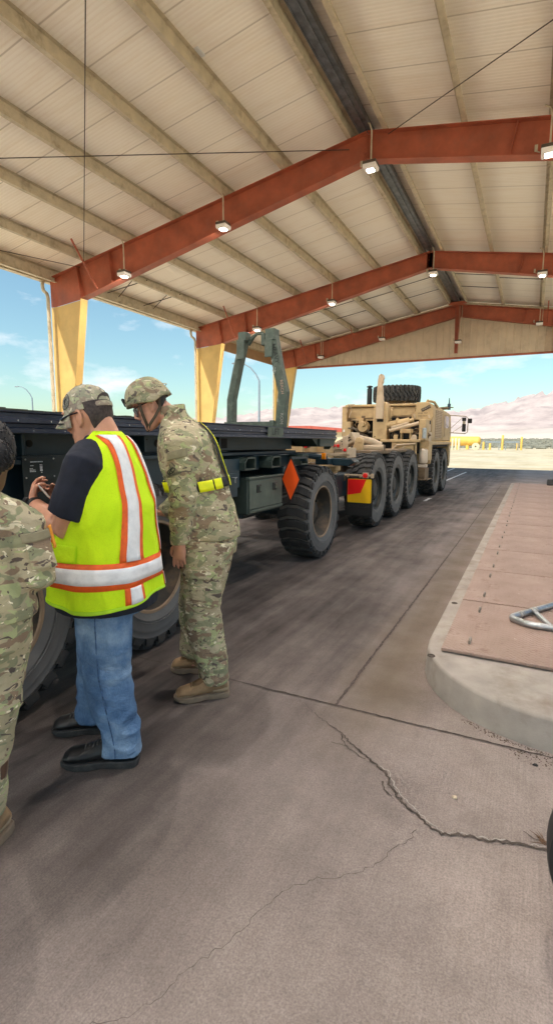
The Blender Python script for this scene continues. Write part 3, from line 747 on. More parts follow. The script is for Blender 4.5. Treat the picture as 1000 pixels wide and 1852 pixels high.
# ------------------------------------------------------------------ wheels
def tyre_mesh(r, w, nl, style, rim, seed=1):
    """tyre with axis x, outer face towards +x; lugged tread in one mesh"""
    mb = MB(); h = w/2; rb = r-.038
    prof = [(rim+.005, -h*.78), (rim+.03, -h*.9), (rb-.16, -h*1.02), (rb-.07, -h*.98), (rb-.02, -h*.9), (rb, -h*.78), (rb, h*.78), (rb-.02, h*.9), (rb-.045, h*.955), (rb-.055, h*.975), (rb-.065, h*.962), (rb-.09, h*.985), (rb-.105, h*1.0), (rb-.115, h*.985), (rb-.16, h*1.02), (rim+.075, h*.97), (rim+.06, h*.985), (rim+.03, h*.9), (rim+.012, h*.86), (rim+.005, h*.72)]
    mb.lathe(prof, 64)
    for fc in mb.bm.faces:
        c = fc.calc_center_median(); fc.material_index = 1 if math.hypot(c.y, c.z) > rb-.03 else 0
    mb.mi = 2
    def block(a0, a1, x0, x1, sk0, sk1, ra=rb-.012, rt=r, rx0=None, rx1=None):
        """lug between angles and x; sk shifts the angle at x0/x1"""
        def P(a, x, rr): return (x, rr*math.cos(a), rr*math.sin(a))
        e = .12*(a1-a0); t0 = rt if rx0 is None else rx0; t1 = rt if rx1 is None else rx1
        mb.hexa([P(a0+sk0, x0, ra), P(a1+sk0, x0, ra), P(a1+sk1, x1, ra), P(a0+sk1, x1, ra),
                 P(a0+sk0+e, x0, t0), P(a1+sk0-e, x0, t0), P(a1+sk1-e, x1, t1), P(a0+sk1+e, x1, t1)])
    st = 2*math.pi/nl
    for k in range(nl):
        a = k*st; w1 = (.80 if style == 'bar' else .74)*st
        if style == 'bar':          # chunky bars in three segments across, chevron with shoulder lugs
            block(a, a+w1, -h*.30, h*.30, 0, 0)
            block(a, a+w1, h*.325, h*.93, 0, .30*st, rx1=r-.014); block(a, a+w1, -h*.93, -h*.325, .30*st, 0, rx0=r-.014)
            for sg in (-1, 1):      # shoulder lug running down the side
                x0, x1 = sorted((sg*h*.935, sg*h*1.015)); block(a+.36*st, a+.30*st+w1*.95, x0, x1, 0, 0, rb-.05, rb-.004)
        else:                       # zigzag blocks
            block(a, a+w1*.95, -h*.44, -h*.03, .25*st, -.1*st); block(a+.5*st, a+.5*st+w1*.95, h*.03, h*.44, .1*st, -.25*st)
            block(a+.2*st, a+.2*st+w1, h*.48, h*.95, .2*st, 0, rx1=r-.012); block(a+.35*st, a+.35*st+w1, -h*.95, -h*.48, 0, .2*st, rx0=r-.012)
            for sg in (-1, 1):
                x0, x1 = sorted((sg*h*.955, sg*h*1.03)); block(a+.25*st, a+.2*st+w1*.9, x0, x1, 0, 0, rb-.055, rb-.006)
    return mb.mesh('tyre')
def wheel_parts(r, w, nl, style, rim, dish, rust):
    d = {}
    d['tyre'] = (tyre_mesh(r, w, nl, style, rim), (SIDEW, DUSTR, RUB) if rust else (SIDET, RUBD, RUBD))
    h = w/2; mb = MB()
    mb.lathe([(rim+.012, h*.82), (rim+.012, h*.875), (rim-.006, h*.88), (rim-.012, h*.82)], 48)
    d['rim_edge'] = (mb.mesh('rim_edge'), RIMR if rust else RIMG)
    mb = MB()
    if dish == 'deep':
        mb.lathe([(rim-.012, h*.82), (rim-.02, h*.6), (rim-.031, h*.5), (rim-.045, h*.1), (rim-.06, -h*.05), (.24, -h*.06), (.225, -h*.0), (.20, h*.05), (.13, h*.06), (.115, h*.30), (.10, h*.34), (.0, h*.34)], 40)
        for k in range(10):
            a = 2*math.pi*k/10; c = V((0, .185*math.cos(a), .185*math.sin(a))); mb.cyl(c+V((h*.05, 0, 0)), c+V((h*.22, 0, 0)), .018, n=6)
        for k in range(8):
            a = 2*math.pi*(k+.5)/8; c = V((0, .255*math.cos(a), .255*math.sin(a))); mb.cyl(c+V((-h*.08, 0, 0)), c+V((h*.02, 0, 0)), .012, n=6)
    else:
        mb.lathe([(rim-.012, h*.82), (rim-.022, h*.6), (rim-.04, h*.62), (rim-.075, h*.66), (.235, h*.60), (.22, h*.52), (.17, h*.50), (.15, h*.62), (.12, h*.72), (.0, h*.72)], 40)
        for k in range(10):
            a = 2*math.pi*k/10; c = V((0, .195*math.cos(a), .195*math.sin(a))); mb.cyl(c+V((h*.48, 0, 0)), c+V((h*.62, 0, 0)), .017, n=6)
    mb.lathe([(.05, -h*.9), (.16, -h*.9), (.16, -h*.3), (.05, -h*.3)], 24)
    d['hub'] = (mb.mesh('hub'), RIMT if rust else RIMG)
    if dish == 'deep':
        mb = MB(); mb.lathe([(.20, h*.36), (.20, h*.06), (.115, h*.06)], 24); mb.bm.free()
    return d
def put_wheel(parts, root, c, side=1, spin=0.):
    """a wheel (part) with its tyre, rim edge and hub (sub-parts) on a vehicle"""
    w = bpy.data.objects.new('wheel', parts['hub'][0]); COL.objects.link(w)
    if not parts['hub'][0].materials:
        for nm in parts:
            me, m = parts[nm]; [me.materials.append(k) for k in (m if isinstance(m, tuple) else (m,))]; me.polygons.foreach_set('use_smooth', [True]*len(me.polygons)); me.set_sharp_from_angle(angle=R(32))
    w.parent = root; w.location = V(c)-WL[root.name]
    w.rotation_euler = (spin, 0, 0 if side > 0 else math.pi)
    for nm in ('tyre', 'rim_edge'):
        o = bpy.data.objects.new(nm, parts[nm][0]); COL.objects.link(o); o.parent = w
    return w
TW = wheel_parts(.60, .40, 26, 'bar', .325, 'deep', True)
KW = wheel_parts(.665, .42, 34, 'zig', .34, 'flat', False)

# ------------------------------------------------------------------ trailer
tr = thing('flatrack_trailer', 'low dark green military trailer with big lugged tyres under the flatrack', 'trailer', (-3.6, 3.5, 0))
for y, sp in ((1.50, .1), (2.77, .22), (6.02, .05)):
    put_wheel(TW, tr, (-2.53, y, .6), 1, sp); put_wheel(TW, tr, (-4.67, y, .6), -1, sp)
mb = MB()
for x in (-3.15, -4.15): mb.box(x-.09, x+.09, .3, 6.9, .93, 1.2)
for y in (1.5, 2.77, 6.02): mb.cyl((-4.5, y, .6), (-2.75, y, .6), .085); mb.box(-3.75, -3.45, y-.16, y+.16, .44, .76)
for y in (.6, 3.4, 4.6, 6.6): mb.box(-4.06, -3.24, y-.06, y+.06, .95, 1.18)
mb.build('chassis', NAVY, tr, .008)
# cross beams with open chamfered ends
for y0, y1 in ((4.12, 4.33), (4.67, 4.88), (5.42, 5.63)):
    mb = MB(); z0, z1 = 1.222, 1.342; c = .05; t = .014
    o = [(y0, z0), (y1, z0), (y1, z1-.0), (y0+c, z1), (y0, z1-c)]
    i = [(y0+t, z0+t), (y1-t, z0+t), (y1-t, z1-t), (y0+c+.004, z1-t), (y0+t, z1-c-.004)]
    a = [mb.v((-2.4, *p)) for p in o]; b = [mb.v((-4.8, *p)) for p in o]; q = [mb.v((-2.4, *p)) for p in i]; e = [mb.v((-3.1, *p)) for p in i]
    for k in range(5):
        j = (k+1) % 5; mb._f([a[k], a[j], b[j], b[k]]); mb._f([a[k], a[j], q[j], q[k]]); mb._f([q[k], q[j], e[j], e[k]])
    mb._f(b); mb._f(e)
    mb.build('cross_beam', GREEN, tr, 0, False)
mb = MB()
mb.box(-2.62, -2.50, .2, 4.05, 1.36, 1.39); mb.box(-2.62, -2.6, .2, 4.05, 1.02, 1.36); mb.box(-2.9, -2.62, 3.4, 5.75, 1.352, 1.385); mb.box(-3.2, -2.46, 4.4, 6.3, 1.345, 1.352)
mb.box(-2.64, -2.55, 4.33, 4.67, 1.2, 1.345); mb.box(-2.66, -2.56, 4.88, 5.42, 1.215, 1.34)
mb.box(-2.52, -2.46, 3.6, 4.12, 1.06, 1.33); mb.box(-2.50, -2.44, 3.8, 4.05, .98, 1.2)
mb.box(-2.78, -2.72, .2, 4.1, 1.0, 1.345); mb.box(-3.0, -2.94, 4.1, 6.2, 1.18, 1.344); mb.box(-3.1, -2.7, .25, 4.3, 1.386, 1.3995)
mb.build('side_plate', NAVY, tr, .006)
mb = MB(); mb.box(-4.5, -3.02, .3, 6.3, 1.2, 1.399); mb.build('bed_frame', NAVY, tr, 0, False)
mb = MB(); mb.cyl((-2.44, 3.95, 1.16), (-2.40, 3.95, 1.16), .008, n=8); mb.tube([(-2.405, 3.92, 1.165), (-2.405, 3.99, 1.165)], .003, 6); mb.tube([(-2.405, 3.95, 1.165), (-2.405, 3.95, 1.115)], .0035, 6); mb.build('handle', GALV, tr)
DP = mat('data_plate_black', (.012, .02, .025), .4, .2, .2)
mb = MB(); mb.box(-2.498, -2.492, 1.855, 2.10, 1.27, 1.40); mb.box(-2.4999, -2.4985, 1.86, 2.2, 1.15, 1.41); pl = mb.build('data_plate', DP, tr, 0, False)
mb = MB(); q = random.Random(3)
def line(y0, y1, z, h=.0045):
    y = y0
    while y < y1:
        wd = q.uniform(.003, .009); mb.box(-2.4915, -2.4908, y, min(y1, y+wd), z, z+h); y += wd+.0022
line(1.905, 1.985, 1.372, .006); line(1.905, 1.925, 1.352); line(1.965, 1.982, 1.355); line(1.965, 1.984, 1.347); line(1.9, 1.92, 1.335)
line(1.9, 1.935, 1.327); line(1.9, 1.94, 1.319); line(1.966, 1.982, 1.334, .012); line(1.966, 1.982, 1.322, .010); line(1.972, 1.98, 1.312); mb.build('lettering', STENW, pl, 0, False)
mb = MB()
for z in (1.288, 1.39):
    for y in (1.875, 2.06): mb.cyl((-2.4985, y, z), (-2.489, y, z), .005, n=8)
mb.build('rivet', GALV, pl)
# tool box
mb = MB(); mb.box(-2.9, -2.412, 4.19, 4.93, .78, 1.135); tb = mb.build('tool_box', GREEN, tr, .012)
mb = MB(); mb.box(-2.4118, -2.398, 4.205, 4.915, .835, 1.125); mb.box(-2.4118, -2.392, 4.20, 4.92, .80, .828); dr = mb.build('door', BOXG, tb, .004)
mb = MB(); mb.box(-2.43, -2.388, 4.18, 4.94, 1.128, 1.150); mb.build('lid_edge', BOXG, tb, .004)
for y in (4.385, 4.73):
    mb = MB(); mb.box(-2.3978, -2.388, y-.045, y+.045, .99, 1.07); mb.build('latch', BLACK, tb, .004)
    mb = MB(); mb.box(-2.3878, -2.378, y-.012, y+.03, 1.005, 1.055); mb.build('latch', GREEN2, tb, .003)
mb = MB()
for k in range(18): mb.cyl((-2.392, 4.23+k*.039, .814), (-2.3885, 4.23+k*.039, .814), .005, n=6)
mb.build('rivet', GREEN2, tb)
# draw bar, springs and brake gear
mb = MB(); mb.bar((-3.6, 6.7, 1.02), (-3.6, 7.25, .98), .16, .14); mb.cyl((-3.6, 7.2, .98), (-3.6, 7.45, .98), .08); mb.build('draw_bar', NAVY, tr, .004)
mb = MB(); mb.tube([(-3.1, 6.6, 1.28), (-2.92, 6.72, 1.3), (-2.8, 6.95, 1.27), (-2.72, 7.05, 1.25)], .045, 10); mb.build('hose_arm', NAVY, tr)
mb = MB()
for y in (1.5, 2.77, 6.02):
    for k in range(5): mb.box(-3.2, -3.1, y-.5+.06*k, y+.5-.06*k, .78-.03*k, .805-.03*k)
mb.build('leaf_spring', NAVY, tr, 0, False)
mb = MB(); mb.cyl((-2.95, 5.2, 1.0), (-2.95, 5.55, 1.0), .1); mb.cyl((-3.4, 3.6, .85), (-3.4, 4.1, .85), .13); mb.tube([(-2.9, 5.6, .95), (-2.8, 5.75, .8), (-2.85, 5.9, .7)], .015, 6); mb.build('air_tank', NAVY, tr)
mb = MB(); mb.cyl((-4.3, 4.0, .78), (-4.3, 4.5, .78), .13); mb.box(-3.05, -2.5, 5.15, 5.3, 1.0, 1.21); mb.build('bracket', NAVY, tr, .006)

# orange diamond sign
t = thing('diamond_sign', 'orange reflective diamond sign hanging in front of the lugged front tyre of the trailer', 'sign', (-2.335, 5.0, .85))
mb = MB(); S = lambda k, x=-2.335, z=1.085: [(x-.105*k, z), (x, z-.235*k), (x+.105*k, z), (x, z+.235*k)]
mb.xz(S(1.), 5.0, 5.006); mb.build('panel', ORNG, t, 0, False)
mb = MB()
o = S(1.04); 
for a, b in zip(o, o[1:]+o[:1]): mb.bar((a[0], 5.002, a[1]), (b[0], 5.002, b[1]), .012, .008, (0, 1, 0))
mb.build('border', STEN, t, 0, False)
mb = MB(); mb.box(-2.345, -2.325, 5.0, 5.42, 1.30, 1.325); mb.box(-2.41, -2.325, 5.40, 5.43, 1.27, 1.325); mb.build('bracket', NAVY, t, .002)

# ------------------------------------------------------------------ flatrack on the trailer
fr_ = thing('flatrack', 'dark cargo flatrack with riveted blue grey side rail and green lifting frame on the trailer', 'flatrack', (-3.6, 3.5, 1.39))
for x, s in ((-2.4, 1), (-4.8, -1)):
    mb = MB(); y0, y1 = .3, 6.62
    prof = [(0, 1.533), (0, 1.556), (-.018, 1.563), (-.018, 1.580), (0, 1.587), (0, 1.607), (-.012, 1.613), (-.012, 1.634), (0, 1.642), (0, 1.648), (-.12, 1.648), (-.12, 1.533)]
    mb.prism(prof, lambda d, z: (x+s*d, y0, z), lambda d, z: (x+s*d, y1, z))
    mb.box(*sorted((x-s*.001-.0, x+s*.006)), y0, y1, 1.5335, 1.539)
    rl = mb.build('side_rail', RAIL, fr_, 0, False)
    if s > 0:
        mb = MB(); y = .55
        while y < 6.5:
            if not 4.5 < y < 4.98: mb.ell((x-.006, y, 1.598), (.007, .0115, .0115), None, 8, 6); 
            if not 4.4 < y < 5: mb.ell((x-.004, y+.09, 1.545), (.005, .005, .005), None, 8, 6)
            y += .205
        mb.build('rivet', WHITE, rl)
        mb = MB(); mb.box(x+.0005, x+.0042, 4.575, 4.93, 1.541, 1.640); pt = mb.build('lift_marking', GREEN2, rl, 0, False)
        text('lettering', 'LIFT', .095, STEN, pt, Matrix.Translation(-WL[pt.name]) @ frame((x+.0048, 4.75, 1.591), (0, 1, 0), (0, 0, 1)), .0008)
mb = MB()
for k in range(11):
    xx = -4.67+k*.195; mb.box(xx, xx+.188, .32, 6.5, 1.60, 1.640)
mb.build('plank_deck', WOOD, fr_, 0, False)
mb = MB(); q = random.Random(4); y = .35       # splintered plank edge seen along the near rail
while y < 3.3:
    l = q.uniform(.05, .14); mb.box(-2.515, -2.425+q.uniform(-.01, .01), y, y+l, 1.6485, 1.655+q.uniform(.0, .009)); y += l+.002
mb.build('plank_edge', WOOD, fr_, 0, False)
mb = MB(); mb.box(-4.3, -2.72, .3, 5.84, 1.40, 1.598); mb.yz([(5.84, 1.598), (5.84, 1.40), (5.76, 1.40)], -4.3, -2.73)
for y in (.9, 1.9, 2.9, 3.9): mb.box(-2.7195, -2.53, y-.01, y+.01, 1.41, 1.53)
mb.build('main_beam', NAVY, fr_, .004)
mb = MB()
for y, z, r in ((2.08, 1.475, .022), (3.25, 1.475, .03), (3.44, 1.475, .03)): mb.cyl((-2.7185, y, z), (-2.7155, y, z), r, n=20)
mb.box(-2.7185, -2.7155, 4.12, 4.31, 1.425, 1.52); mb.box(-2.7185, -2.7155, 3.05, 3.14, 1.5, 1.51)
mb.build('lightening_hole', VOIDM, fr_, 0, False)
mb = MB(); mb.box(-3.0, -2.42, 6.05, 6.58, 1.43, 1.531); mb.yz([(5.86, 1.531), (6.05, 1.531), (6.05, 1.432)], -2.75, -2.45)
mb.xz([(-2.4, 1.531), (-2.58, 1.531), (-2.58, 1.39), (-2.5, 1.39)], 6.585, 6.61); mb.build('end_bracket', GREEN, fr_, .004)
mb = MB(); mb.box(-4.7, -2.5, 6.40, 6.62, 1.535, 1.645); mb.build('end_beam', RAIL, fr_, .006)
def leg(P, w, name):
    mb = MB(); rings = []
    for x, y, z in P:
        h = w/2; rings.append([(x-h, y-.09, z), (x-h*.3, y-.125, z), (x+h, y-.10, z), (x+h, y+.02, z), (x-h, y+.02, z)])
    mb.loft(rings); return mb
L1 = [(-3.905, 6.36, 1.655), (-3.895, 6.36, 2.08), (-3.80, 6.37, 2.5), (-3.69, 6.38, 2.93), (-3.685, 6.38, 2.97)]
L2 = [(-3.115, 6.36, 1.655), (-3.07, 6.36, 2.16), (-3.16, 6.37, 2.5), (-3.255, 6.38, 2.93), (-3.265, 6.38, 2.98)]
af = leg(L1, .11, 'l').build('lifting_leg', GREEN2, fr_, .006, False)
mb = leg(L2, .135, 'l'); ar = mb.build('lifting_leg', GREEN2, fr_, .006, False)
mb = MB(); mb.tube([(-3.66, 6.38, 2.84), (-3.58, 6.38, 2.93), (-3.52, 6.38, 2.975), (-3.44, 6.38, 2.975), (-3.38, 6.38, 2.93), (-3.30, 6.38, 2.84)], [.034, .026, .022, .022, .026, .036], 12); mb.build('lifting_bar', GREEN2, fr_)
mb = MB()
mb.box(-3.325, -3.185, 6.25, 6.41, 2.85, 3.0); mb.box(-3.32, -3.2, 6.225, 6.24, 2.62, 2.86); mb.box(-3.40, -3.34, 6.27, 6.46, 2.79, 2.95)
mb.build('head_plate', GREEN2, fr_, .012)
mb = MB(); mb.box(-3.75, -3.63, 6.25, 6.41, 2.87, 2.99); mb.box(-3.76, -3.64, 6.225, 6.24, 2.62, 2.88); mb.build('head_plate', GREEN2, fr_, .012)
mb = MB(); mb.bar((-3.99, 6.3, 1.715), (-3.12, 6.3, 1.715), .10, .10); mb.box(-3.24, -3.17, 6.22, 6.27, 1.66, 1.78); mb.build('sill', GREEN2, fr_, .006)
M0 = Matrix.Translation(-WL[ar.name])
xdir = V((-3.255+3.16, 0, -(2.93-2.5))); 
text('lettering', 'HEAVY', .085, STEN, ar, M0 @ frame((-3.165, 6.245, 2.66), (.21, 0, -1), (1, 0, .21)), .0008)
text('lettering', 'REACH', .06, mat('faded_pink_stencil', (.42, .28, .22), .8, 0, .2), ar, M0 @ frame((-3.06, 6.236, 2.22), (.12, 0, -1), (1, 0, .12)), .0008)
text('lettering', 'ROM', .07, mat('faded_grey_stencil', (.25, .24, .22), .8, 0, .2), ar, M0 @ frame((-3.06, 6.236, 1.80), (-.05, 0, -1), (1, 0, -.05)), .0008)
mb = MB(); q = random.Random(6)
for k in range(9):
    z = q.uniform(1.75, 2.75); u = (z-1.655); x = -3.13+.05*u if z < 2.16 else -3.10-.24*(z-2.16)
    mb.bar((x-.01+q.uniform(-.03, .01), 6.2325-.002, z), (x-.015+q.uniform(-.03, .02), 6.2325-.002, z+q.uniform(.02, .08)), .004, q.uniform(.004, .012), (1, 0, 0))
mb.build('scraped_paint', mat('scraped_bare_paint', (.38, .40, .37), .7, 0, .2), ar, 0, False)

# ------------------------------------------------------------------ truck
tk = thing('hooklift_truck', 'desert tan ten wheeled military hook lift truck parked ahead of the trailer', 'truck', (-3.6, 12, 0))
for y, sp in ((8.74, .05), (10.15, .13), (11.56, .02), (14.78, .09), (16.2, .16)):
    put_wheel(KW, tk, (-2.58, y, .655), 1, sp); put_wheel(KW, tk, (-4.62, y, .655), -1, sp)
mb = MB()
for x in (-3.15, -4.05): mb.box(x-.08, x+.08, 7.35, 17.6, .88, 1.16)
for y in (7.45, 9.4, 10.9, 12.4, 15.4): mb.box(-3.97, -3.23, y-.08, y+.08, .9, 1.14)
for y in (8.74, 10.15, 11.56, 14.78, 16.2): mb.cyl((-4.5, y, .655), (-2.72, y, .655), .10); mb.ell((-3.6, y, .66), (.26, .24, .24), None, 14, 8)
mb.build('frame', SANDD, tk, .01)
mb = MB(); mb.box(-4.4, -2.72, 7.36, 7.60, 1.0, 1.12); mb.box(-3.0, -2.64, 7.3, 7.5, 1.04, 1.13); mb.build('rear_crossmember', SAND, tk, .02)
mb = MB(); mb.lathe([(.045, -.03), (.075, -.03), (.075, .03), (.045, .03), (.045, -.03)], 16, (-2.98, 7.28, 1.0), 'y'); mb.lathe([(.045, -.03), (.075, -.03), (.075, .03), (.045, .03), (.045, -.03)], 16, (-2.78, 7.9, .90), 'y'); mb.build('shackle', SANDD, tk)
mb = MB(); mb.yz([(6.9, 1.16), (7.32, 1.16), (7.32, 1.25), (6.9, 1.25)], -2.83, -2.62); mb.xz([(-2.62, 1.145), (-2.36, 1.145), (-2.28, 1.2), (-2.33, 1.25), (-2.62, 1.25)], 7.05, 7.3); mb.build('bumper_stop', NAVY, tk, .008)
mb = MB(); mb.box(-3.1, -2.45, 7.32, 7.36, 1.28, 1.32); mb.box(-2.72, -2.58, 7.3, 7.34, 1.38, 1.49); mb.box(-2.56, -2.48, 7.3, 7.34, 1.31, 1.58); mb.box(-2.7, -2.5, 7.345, 7.8, 1.25, 1.4); mb.build('light_bracket', SANDL, tk, .004)
for x, z, m in ((-2.685, 1.435, SRED), (-2.625, 1.432, SRED), (-2.515, 1.37, SRED)):
    mb = MB(); mb.lathe([(.0, -.022), (.018, -.02), (.026, -.008), (.026, 0)], 14, (x, 7.298, z), 'y'); mb.build('tail_light', m, tk)
mb = MB(); mb.box(-2.72, -2.66, 6.86, 6.9, 1.24, 1.33); mb.build('marker_light', AMBER, tk, .006)
mb = MB(); mb.box(-3.22, -3.10, 7.30, 7.36, 1.40, 1.46); mb.build('light_bracket', NAVY, tk, .006)
mb = MB(); mb.lathe([(0, -.02), (.025, -.015), (.03, 0)], 12, (-3.16, 7.298, 1.42), 'y'); mb.build('tail_light', SRED, tk)
# mud flap with red and yellow plate
mb = MB(); mb.tube([(-2.96, 7.92, .958), (-2.24, 7.92, .952)], .016, 8); mb.box(-2.28, -2.235, 7.9, 7.94, .915, .985); mb.box(-2.47, -2.44, 7.9, 7.94, .92, .97); mb.box(-2.68, -2.65, 7.9, 7.94, .92, .97); mb.box(-2.42, -2.32, 7.905, 7.94, .91, 1.0); mb.build('flap_bar', SANDL, tk, .004)
mb = MB(); mb.lathe([(0, -.02), (.035, -.016), (.042, 0)], 18, (-2.37, 7.903, .955), 'y'); mb.build('round_reflector', SRED, tk)
mb = MB(); mb.box(-2.695, -2.245, 7.93, 7.945, .285, .925); mf = mb.build('mud_flap', BLACK, tk, .004)
def rr_(x0, x1, z0, z1, r=.02, k=4):
    out = []
    for cx, cz, a in ((x1-r, z1-r, 0), (x0+r, z1-r, 90), (x0+r, z0+r, 180), (x1-r, z0+r, 270)):
        for i in range(k+1): out.append((cx+r*math.cos(R(a+90*i/k)), cz+r*math.sin(R(a+90*i/k))))
    return out
mb = MB(); mb.xz(rr_(-2.668, -2.268, .505, .895), 7.925, 7.9295); mb.build('yellow_panel', SYEL, mf, 0, False)
mb = MB(); mb.xz([(-2.664, .889), (-2.355, .889), (-2.445, .668), (-2.664, .628)], 7.9205, 7.9245); mb.build('red_panel', SRED, mf, 0, False)
text('lettering', 'OSHKOSH', .075, mat('moulded_flap_letters', (.035, .035, .035), .5, 0, .1), mf, Matrix.Translation(-WL[mf.name]) @ frame((-2.47, 7.9285, .45), (1, 0, 0), (0, 0, 1)), .001)
# hook arm
mb = MB(); mb.xz([(-3.575, 1.55), (-3.215, 1.55), (-3.215, 2.30), (-3.24, 2.43), (-3.30, 2.47), (-3.48, 2.47), (-3.555, 2.35), (-3.575, 2.0)], 12.42, 12.75); mb.build('hook_mast', SAND, tk, .02)
mb = MB(); mb.xz([(-3.48, 2.05), (-3.30, 2.05), (-3.30, 2.45), (-3.335, 2.78), (-3.345, 2.88), (-3.315, 2.93), (-3.325, 2.975), (-3.30, 3.02), (-3.325, 3.10), (-3.38, 3.125), (-3.43, 3.09), (-3.45, 2.98), (-3.475, 2.5)], 12.31, 12.418)
mb.build('hook_arm', SANDL, tk, .012)
mb = MB(); mb.box(-3.47, -3.31, 12.4135, 12.4195, 1.98, 2.045); mb.cyl((-3.51, 12.40, 1.62), (-3.51, 12.4195, 1.62), .014, n=10); mb.build('pin_hole', VOIDM, tk)
# upper cross boom
mb = MB(); mb.box(-4.40, -3.6, 12.85, 13.2, 2.09, 2.36); mb.box(-3.2, -2.62, 12.85, 13.2, 2.13, 2.36); mb.box(-4.44, -2.6, 12.8, 13.15, 2.375, 2.44); mb.box(-4.5, -4.36, 12.75, 13.2, 1.62, 2.40); mb.build('cross_boom', SAND, tk, .02)
mb = MB(); mb.box(-4.0, -3.9, 12.84, 12.848, 2.1, 2.16); mb.box(-3.62, -3.58, 12.83, 12.88, 2.1, 2.36); mb.box(-4.46, -3.2, 12.78, 12.85, 2.07, 2.088); mb.box(-3.2, -2.65, 12.78, 12.85, 2.10, 2.128); mb.build('boom_rib', SANDD, tk, .004)
# side plate with markings
mb = MB(); mb.xz([(-2.59, 2.455), (-2.31, 2.455), (-2.19, 2.38), (-2.175, 2.10), (-2.21, 2.03), (-2.27, 2.0), (-2.32, 2.03), (-2.62, 2.03), (-2.70, 2.08), (-2.70, 2.15), (-2.60, 2.24)], 12.74, 12.78); sp_ = mb.build('side_plate', SAND, tk, .01)
mb = MB(); M = Matrix.Rotation(R(-27), 3, 'Y'); mb.obox((-2.36, 12.732, 2.305), (.235, .012, .075), M); tg = mb.build('name_tag', STEN, sp_, .006)
M0 = Matrix.Translation(-WL[sp_.name])
text('lettering', 'JWAMA', .068, SANDL, tg, M0 @ frame((-2.36, 12.725, 2.305), (.89, 0, .455), (-.455, 0, .89)), .001)
text('lettering', 'LOAD  TEST', .042, STEN, sp_, M0 @ frame((-2.43, 12.738, 2.19), (1, 0, 0), (0, 0, 1)), .001)
text('lettering', 'DUE  04JUN', .042, STEN, sp_, M0 @ frame((-2.43, 12.738, 2.125), (1, 0, 0), (0, 0, 1)), .001)
mb = MB()
for x, z in ((-2.62, 2.10), (-2.63, 2.15), (-2.27, 2.09), (-2.28, 2.13)): mb.cyl((x, 12.738, z), (x, 12.715, z), .022, n=10)
mb.build('bolt', SANDL, sp_)
# hydraulic cylinders
mb = MB(); mb.tube([(-3.22, 12.5, 1.90), (-2.70, 12.55, 2.0)], .085, 14); mb.tube([(-2.70, 12.55, 2.0), (-2.6, 12.56, 2.02)], .05, 12); mb.lathe([(.1, -.02), (.105, 0), (.1, .02)], 14, (-2.98, 12.51, 1.98), 'x'); mb.build('hydraulic_ram', SAND, tk)
mb = MB(); mb.tube([(-3.12, 12.3, 1.76), (-2.44, 12.38, 1.94)], .045, 12); mb.tube([(-3.1, 12.4, 1.84), (-2.7, 12.45, 1.95)], .035, 10); mb.build('hydraulic_ram', SANDL, tk)
# winch, hoses and a near-black block for the shade behind the mast
mb = MB(); mb.lathe([(0, -.12), (.13, -.12), (.15, -.05), (.15, .05), (.1, .08), (.0, .1)], 20, (-3.88, 12.7, 1.87), 'y'); mb.box(-4.12, -3.92, 12.75, 12.95, 1.98, 2.09); mb.box(-4.42, -4.2, 12.6, 12.8, 1.6, 2.0); mb.lathe([(0, -.05), (.05, -.05), (.05, .05), (0, .05)], 12, (-3.86, 12.55, 1.92), 'y'); mb.build('winch', SAND, tk, .006)
mb = MB(); mb.box(-4.4, -2.4, 13.25, 13.7, 1.2, 2.05); mb.box(-3.2, -2.45, 12.8, 13.2, 1.6, 2.1); mb.build('gap_shade_block', VOIDM, tk, 0, False)
q = random.Random(12); HOSE = mat('dusty_hose', (.13, .10, .07), .7, 0, .3, 10)
for k in range(13):
    x = q.uniform(-4.3, -3.6) if k < 8 else q.uniform(-3.15, -2.55); z = q.uniform(1.6, 2.05); mb = MB()
    mb.tube([(x, 12.72, z), (x+q.uniform(-.15, .25), 12.6, z-q.uniform(.02, .15)), (x+q.uniform(-.05, .4), 12.62, z-q.uniform(.1, .25)), (x+q.uniform(.1, .4), 12.75, z-q.uniform(.1, .3))], q.uniform(.014, .026), 8)
    mb.build('hose', HOSE if k % 3 else SANDD, tk)
mb = MB(); mb.box(-4.4, -4.36, 12.58, 12.6, 1.74, 1.8); mb.build('work_lamp', WHITE, tk, .004)
mb = MB(); mb.tube([(-4.40, 12.78, 2.2), (-4.28, 12.7, 2.42), (-4.22, 12.7, 2.30), (-4.3, 12.74, 2.12)], .014, 6); mb.tube([(-4.34, 12.72, 2.43), (-4.15, 12.72, 2.43)], .02, 6); mb.build('hose', SANDL, tk)
# deck between the axles
mb = MB(); mb.box(-3.25, -2.36, 11.95, 12.7, 1.49, 1.555); mb.box(-2.98, -2.40, 12.0, 12.05, 1.07, 1.488); mb.box(-2.95, -2.86, 12.02, 12.1, 1.556, 1.66); mb.box(-2.82, -2.56, 12.1, 12.35, 1.70, 1.80); mb.box(-2.81, -2.78, 12.12, 12.3, 1.556, 1.698); mb.box(-2.6, -2.57, 12.12, 12.3, 1.556, 1.698); mb.build('service_deck', SAND, tk, .01)
mb = MB(); mb.xz([(-2.53, 1.556), (-2.40, 1.556), (-2.40, 1.62), (-2.435, 1.66), (-2.495, 1.66), (-2.53, 1.62)], 12.0, 12.02); mb.build('lifting_eye', SANDL, tk, .004)
mb = MB(); mb.box(-2.42, -2.26, 12.3, 12.75, 1.52, 2.03); mb.box(-2.40, -2.18, 12.35, 12.8, 1.06, 1.52); mb.box(-2.47, -2.42, 12.0, 12.1, .98, 1.488); mb.build('corner_post', SAND, tk, .012)
mb = MB(); mb.cyl((-2.28, 12.24, 1.58), (-2.28, 12.24, 1.80), .05, n=14); mb.ell((-2.28, 12.24, 1.8), (.05, .05, .03)); mb.build('filter', GALV, tk)
